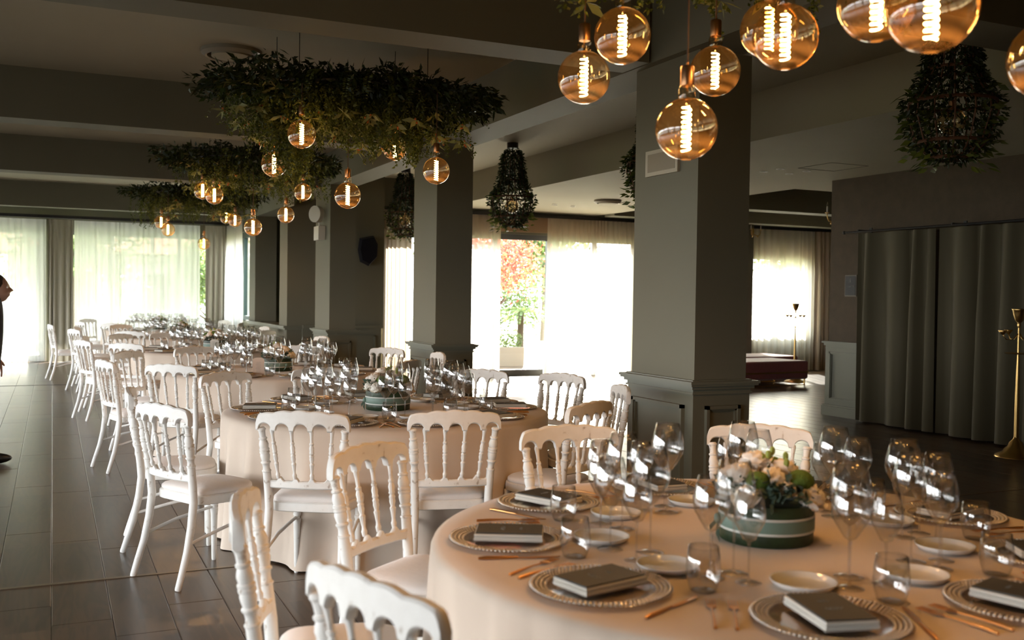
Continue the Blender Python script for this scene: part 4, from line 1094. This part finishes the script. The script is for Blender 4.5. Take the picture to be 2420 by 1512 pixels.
text_obj('TOILETTE', .030, (-.017, 0, -.01), (PI / 2, 0, -PI / 2), SIGNT, t)
text_obj('i', .075, (-.017, .0, .065), (PI / 2, 0, -PI / 2), SIGNT, t)
# sconces
def sconce(loc, rz, label):
    t = thing('wall_sconce', label, 'wall lamp', loc, rz, 'gilt candle wall sconces')
    MB().ball((0, 0, -.04), (.03, .012, .09)).build('backplate', BRASS, t, 180)
    for s_ in (-1, 1):
        m = MB().tube([(0, -.01, -.08), (s_ * .05, -.06, -.12), (s_ * .10, -.08, -.10), (s_ * .12, -.09, -.04), (s_ * .12, -.09, .0)], [.010, .012, .010, .008, .007], 7)
        m.ball((s_ * .07, -.065, -.135), .016).ball((s_ * .12, -.09, .005), (.03, .03, .010)); m.build('arm', BRASS, t, 180)
        MB().lathe([(.010, .01), (.010, .085), (.004, .09)], 10, (s_ * .12, -.09, 0)).build('candle', WHITEP, t, 60)
        MB().lathe([(.004, .09), (.011, .105), (.007, .13), (.001, .15)], 10, (s_ * .12, -.09, 0), cap=False).build('candle_bulb', BASEG, t, 180)
    return t
sconce((12.80, 16.19, 2.88), 0, 'gilt candle sconce peeping out right of the big column')
sconce((9.30, 10.01, 2.62), PI, 'gilt candle sconce at the edge of the brown wall')
# standing candelabra lamps
def floor_lamp():
    t = thing('brass_floor_lamp', '', 'floor lamp', group='brass floor lamps with cup shade and four arms')
    MB().lathe([(.19, 0), (.185, .015), (.12, .05), (.10, .08), (.075, .10), (.06, .14), (.03, .17), (.022, .19)], 24).build('base', BRASS, t, 60)
    MB().lathe([(.022, .18), (.021, .5), (.016, .8), (.010, .99), (.009, 1.24)], 14).build('pole', BRASS, t, 60)
    MB().lathe([(.0, .985), (.11, .99), (.125, .998), (.11, 1.003), (.0, 1.003)], 24).build('tray', BRASS, t, 60)
    for k in range(4):
        a = R(20 + 90 * k); c_, s_ = math.cos(a), math.sin(a)
        MB().tube([(0, 0, 1.19), (.06 * c_, .06 * s_, 1.13), (.13 * c_, .13 * s_, 1.13), (.165 * c_, .165 * s_, 1.18)], .005, 6).build('arm', BRASS, t, 180)
        MB().lathe([(.004, 1.17), (.02, 1.185), (.042, 1.215), (.038, 1.218), (.012, 1.19)], 14, (.165 * c_, .165 * s_, 0), cap=False).build('candle_cup', BRASS, t, 180)
    MB().lathe([(.008, 1.24), (.018, 1.27), (.012, 1.285), (.035, 1.31), (.055, 1.37), (.062, 1.41), (.072, 1.425), (.066, 1.425), (.05, 1.37), (.02, 1.31)], 22, cap=False).build('cup_shade', BRASS, t, 180)
    snapshot(t); return t
FLP = floor_lamp(); FLP.location = (12.16, 14.13, 0); FLP['label'] = 'tall brass floor lamp beside the burgundy ottomans'
dup(FLP, (8.42, 6.62, 0), .9, 'brass floor lamp cut by the right edge, before the velvet curtain')
# ottomans
def ottoman():
    t = thing('burgundy_ottoman', '', 'ottoman', group='burgundy velvet ottomans with gold frames')
    w_, d_ = .78, .45; b = .025; vs = []; fs = []
    prof = [(-b, .11), (0, .11 + b), (0, .43 - b), (-b * .4, .43 - b * .3), (-b, .43)]
    for off, z in prof:
        for sx_, sy_ in ((-1, -1), (1, -1), (1, 1), (-1, 1)):
            vs.append((sx_ * (w_ + off), sy_ * (d_ + off), z))
    for i in range(4):
        for k in range(4): a = i * 4 + k; b2 = i * 4 + (k + 1) % 4; fs.append((a, b2, b2 + 4, a + 4))
    fs += [(3, 2, 1, 0), (16, 17, 18, 19)]
    MB().add(vs, fs).build('cushion', BURG, t)
    g = MB().box(-w_ - .012, w_ + .012, -d_ - .012, -d_, .22, .245).box(-w_ - .012, w_ + .012, d_, d_ + .012, .22, .245); g.box(-w_ - .012, -w_, -d_, d_, .22, .245); g.build('gold_band', BRASS, t)
    for sx_ in (-1, 1):
        for sy_ in (-1, 1):
            x, y = sx_ * (w_ - .12 if sx_ < 0 else w_ + .006), sy_ * (d_ - .08)
            MB().box(x - .01, x + .01, y - .01, y + .01, 0, .245).build('leg', BRASS, t)
    MB().box(-w_ + .1, w_, -d_ + .075, -d_ + .095, .0, .015).box(-w_ + .1, w_, d_ - .095, d_ - .075, .0, .015).build('floor_runner', BRASS, t)
    snapshot(t); return t
OT = ottoman(); OT.location = (11.15, 13.95, 0); OT.rotation_euler = (0, 0, R(4)); OT['label'] = 'nearer burgundy velvet ottoman with gold legs'
dup(OT, (12.0, 15.2, 0), R(4), 'farther burgundy velvet ottoman behind the first one')

# ------------------------------------------------------------------ person walking in from the left
def skin_chain(name, verts, edges, radii, mat, parent, root=0, sub=2):
    me = bpy.data.meshes.new(name); me.from_pydata(verts, edges, []); o = link(me, name, parent)
    sm = o.modifiers.new('skin', 'SKIN')
    me_s = me.skin_vertices[0].data if me.skin_vertices else None
    for i, r in enumerate(radii):
        me_s[i].radius = r if hasattr(r, '__len__') else (r, r)
    me_s[root].use_root = True
    ss = o.modifiers.new('sub', 'SUBSURF'); ss.levels = sub; ss.render_levels = sub
    sm.use_smooth_shade = True
    me.materials.append(mat)
    bpy.context.view_layer.update()
    m2 = bpy.data.meshes.new_from_object(o.evaluated_get(bpy.context.evaluated_depsgraph_get()))
    o.modifiers.clear(); o.data = m2
    if not m2.materials: m2.materials.append(mat)
    m2.polygons.foreach_set('use_smooth', [True] * len(m2.polygons))
    return o
def person(x, y, label):
    t = thing('person', label, 'person', (x, y, 0), 0)
    v = [(0, 0, .93), (.0, 0, 1.08), (.01, 0, 1.25), (.015, 0, 1.36), (.03, 0, 1.43),      # pelvis..neck
         (.0, -.09, .88), (.0, -.09, .50), (-.12, -.09, .12),                             # near leg
         (.0, .09, .88), (.02, .09, .50), (-.01, .09, .10),                                # far leg, forward
         (.01, -.17, 1.33), (-.05, -.21, 1.08), (-.01, -.20, .86),                         # near arm
         (.01, .17, 1.33), (.0, .21, 1.08), (.04, .20, .90),
         (-.05, -.09, .06), (.08, -.09, .045), (.15, .09, .05), (.27, .09, .045)]
    e = [(0, 1), (1, 2), (2, 3), (3, 4), (0, 5), (5, 6), (6, 7), (0, 8), (8, 9), (9, 10), (3, 11), (11, 12), (12, 13), (3, 14), (14, 15), (15, 16)]
    r = [(.13, .11), (.115, .10), (.13, .11), (.11, .09), (.05, .05), .085, .06, .045, .085, .06, .045, .055, .042, .032, .055, .042, .032]
    skin_chain('clothed_body', v[:17], e, r, BLACKC, t)
    # shoes
    for (a, b) in ((7, 18), (10, 20)):
        p = v[a]; m = MB(); m.ball((p[0] + .05, p[1], .045), (.13, .045, .045), 14, 8); m.ball((p[0] - .02, p[1], .07), (.055, .042, .07), 12, 8); m.build('shoe', SHOE, t, 180)
    # head with profile, looking along +X
    hv = MB().ball((0, 0, 0), 1.0, 36, 26); V = np.array(hv.v)
    out = []
    for (a, b, c) in V:
        X_, Y_, Z_ = a * .095, b * .075, c * .115
        if a > 0 and c < 0: X_ += .012 * (-c) ; 
        if c < -.3: Y_ *= 1 - .35 * (-c - .3); X_ = X_ * (1 - .12 * (-c - .3)) + .008
        fr = max(0, a) ** 3 * math.exp(-(b / .16) ** 2)
        X_ += fr * .030 * math.exp(-((c + .12) / .13) ** 2)            # nose
        X_ += fr * .014 * math.exp(-((c + .12 - .2) / .2) ** 2)
        X_ -= max(0, a) ** 4 * .012 * math.exp(-((c - .10) / .10) ** 2) * math.exp(-(b / .45) ** 2) * (1 if abs(b) > .1 else .6)
        X_ += fr * .010 * math.exp(-((c + .46) / .06) ** 2)            # lips
        X_ += fr * .008 * math.exp(-((c + .60) / .05) ** 2)
        X_ += max(0, a) ** 2 * .012 * math.exp(-((c + .86) / .14) ** 2) * math.exp(-(b / .4) ** 2)  # chin
        out.append((X_, Y_, Z_))
    hv.v = out
    h = hv.build('head', SKIN, t, 180, (.05, 0, 1.475))
    MB().tube([(.0, 0, 1.36), (.03, 0, 1.44)], [.052, .048], 14).build('neck', SKIN, t, 180)
    for s_ in (-1, 1):
        MB().ball((.082, s_ * .030, .012), (.010, .013, .009), 10, 6).build('eye', WHITEP, h, 180)
        MB().ball((-.005, s_ * .074, -.005), (.018, .008, .03), 10, 8).build('ear', SKIN, h, 180)
    hm = MB().ball((-.018, 0, .022), (.098, .084, .108), 24, 16); hm.v = [(a if a < .05 or c > .07 else a * .0 + min(a, .055), b, c) for a, b, c in hm.v]
    hm.ball((-.12, 0, .04), (.04, .04, .04), 14, 10); hm.build('hair', HAIR, h, 180)
    # hands with five fingers
    for (wx, wy, wz, s_) in ((-.01, -.20, .86, -1), (.04, .20, .90, 1)):
        vs = [(wx, wy, wz), (wx + .02, wy, wz - .05), (wx + .03, wy, wz - .09)]; ed = [(0, 1), (1, 2)]; rd = [.020, .028, .024]
        for k in range(4):
            b_ = len(vs); yy = wy + (-.018 + .012 * k) * 1.0; L_ = (.062, .072, .068, .052)[k]
            vs += [(wx + .035 + .006 * (1.5 - k) , yy, wz - .105), (wx + .045, yy, wz - .105 - L_ * .5), (wx + .042, yy, wz - .105 - L_)]
            ed += [(2, b_), (b_, b_ + 1), (b_ + 1, b_ + 2)]; rd += [.009, .0082, .007]
        b_ = len(vs); vs += [(wx + .045, wy + .0, wz - .05), (wx + .066, wy, wz - .085)]; ed += [(1, b_), (b_, b_ + 1)]; rd += [.011, .008]
        skin_chain('hand', vs, ed, rd, SKIN, t, 0, 1)
    return t
person(-.475, 9.3, 'dark-haired person in black walking in at the left edge, profile turned right')

# ------------------------------------------------------------------ outside
struct('ground', MB().box(-30, 50, 23.2, 70, -.25, -.05).box(3.9, 50, 16.9, 23.2, -.25, -.05), LAWN)
struct('ground_patio', MB().box(-40, -4.9, -20, 23.2, -.25, -.05), M('grey_patio', (.07, .068, .06), .8))  # building's shade put into the dark colour, so less light bounces indoors
struct('ground_terrace', MB().box(4.3, 13, 16.9, 21.5, -.05, -.02).box(-5, 3.9, 22.9, 26, -.05, -.02), PAVE)
struct('sun_block_roof', MB().box(-5.2, 4.2, 22.86, 25.6, 2.78, 2.95).box(-5.2, -5.05, 25.4, 25.55, -.05, 2.78).box(4.05, 4.2, 25.4, 25.55, -.05, 2.78), HOUSE)  # roof and posts added to keep direct sun off the far sheers
def tree(x, y, h, r, mat, label, n=5000, ls=(.08, .16), trunk_h=None, seed=1, squash=1.0):
    g = np.random.default_rng(seed); global rng; rng = g
    t = thing('garden_tree', label, 'tree', (x, y, -.05)); th_ = trunk_h or h - r
    m = MB().tube([(0, 0, 0), (.05, 0, th_ * .5), (0, .05, th_), (.1, 0, th_ + r * .6)], [.10, .08, .06, .03], 8)
    for k in range(6):
        a = k * 1.05; m.tube([(0, 0, th_ * .8), (r * .5 * math.cos(a), r * .5 * math.sin(a), th_ + r * .2)], [.04, .015], 6)
    m.build('trunk', BARK, t, 60)
    nc = 26; cc = g.normal(size=(nc, 3)); cc /= np.linalg.norm(cc, axis=1, keepdims=True); cc *= g.uniform(.3, .95, (nc, 1)) * r; cc[:, 2] *= squash; cc[:, 2] += h - r * .4
    idx = g.integers(0, nc, n); P_ = cc[idx] + g.normal(size=(n, 3)) * r * .20
    V, Fc = leaves(P_, g.normal(size=(n, 3)) + np.array([0, 0, -.4]), g.uniform(*ls, n), g.uniform(*ls, n) * .5, .2); np_mesh('foliage', V, Fc, mat, t, kind='stuff')
tree(9.0, 21.2, 3.0, 1.3, MAPLE, 'red-leaved maple seen through the garden door', 6000, (.06, .12), 1.2, 3)
tree(10.6, 24.5, 2.2, 1.5, TREEG, 'bushy green tree behind the red maple', 5000, (.08, .15), .7, 4)
tree(15.5, 31, 5, 2.6, TREEG, 'tall green tree at the back of the garden', 7000, (.15, .3), 3, 5)
tree(8.2, 32, 5, 2.6, TREEG, 'broad green tree left in the garden', 7000, (.15, .3), 3, 6)
tree(4.0, 28.0, 2.6, 1.2, TREEG, 'sunlit yellow green shrub seen through the gap in the far curtains', 5000, (.08, .16), .8, 7)
tree(0.6, 33, 4.6, 2.2, TREEG, 'green tree showing faintly through the far sheer', 7000, (.15, .3), 2.5, 8)
tree(-5.5, 32, 4.6, 2.2, TREEG, 'green tree beyond the leftmost far sheer', 6000, (.15, .3), 2.5, 9)
tree(23, 26, 4.6, 2.2, TREEG, 'green tree outside the lounge window', 5000, (.15, .3), 2.5, 10)
# tree fern
rng = np.random.default_rng(77)
t = thing('tree_fern', 'pale green tree fern on a slim trunk behind the garden door', 'plant', (9.25, 19.6, -.05))
MB().tube([(0, 0, 0), (.02, 0, .9), (0, 0, 1.25)], [.09, .07, .08], 10).build('trunk', BARK, t, 60)
PP, DD, LL, WW = [], [], [], []
for k in range(22):
    a = k * 2.4; ll = rng.uniform(.7, 1.0); m_ = 34; tt = np.linspace(.05, 1, m_); hx, hy = math.cos(a), math.sin(a)
    P_ = np.stack([hx * ll * tt, hy * ll * tt, 1.25 + .35 * tt * ll - .75 * ll * tt ** 2], 1)
    for s_ in (-1, 1): PP.append(P_); DD.append(np.tile(np.array([-hy * s_ + hx * .4, hx * s_ + hy * .4, -.3]), (m_, 1))); LL.append(.17 * (1 - .8 * tt) + .02); WW.append(np.full(m_, .035))
V, Fc = leaves(np.concatenate(PP), np.concatenate(DD), np.concatenate(LL), np.concatenate(WW), .1); np_mesh('fronds', V, Fc, TREEG, t, kind='stuff')
t = thing('planter_box', 'low weathered planter with a clipped shrub outside the garden door', 'planter', (8.75, 19.3, -.02))
MB().box(-.5, .35, -.25, .25, 0, .42).build('box', CONC, t)
n = 1500; P_ = rng.uniform(-1, 1, (n, 3)) * np.array([.42, .22, .14]) + np.array([-.07, 0, .55])
V, Fc = leaves(P_, rng.normal(size=(n, 3)), rng.uniform(.03, .06, n), rng.uniform(.02, .03, n)); np_mesh('shrub', V, Fc, TREEG, t, kind='stuff')
t = thing('garden_house', 'white garden building with tiled roof beyond the far curtains', 'building', (4.6, 38, 0))
MB().box(-6, 4, 0, 4, -.1, 2.9).build('wall', HOUSE, t); MB().add([(-6.5, -.6, 2.8), (4.5, -.6, 2.8), (4.5, 4.6, 2.8), (-6.5, 4.6, 2.8), (-6.5, 2, 4.2), (4.5, 2, 4.2)], [(0, 1, 5, 4), (2, 3, 4, 5), (0, 4, 3), (1, 2, 5), (3, 2, 1, 0)]).build('roof', TERRA, t)
for k in range(3): MB().box(-4.5 + 3 * k, -3.3 + 3 * k, -.03, .0, .8, 2.1).build('window', FRAME, t)

bpy.context.view_layer.update()
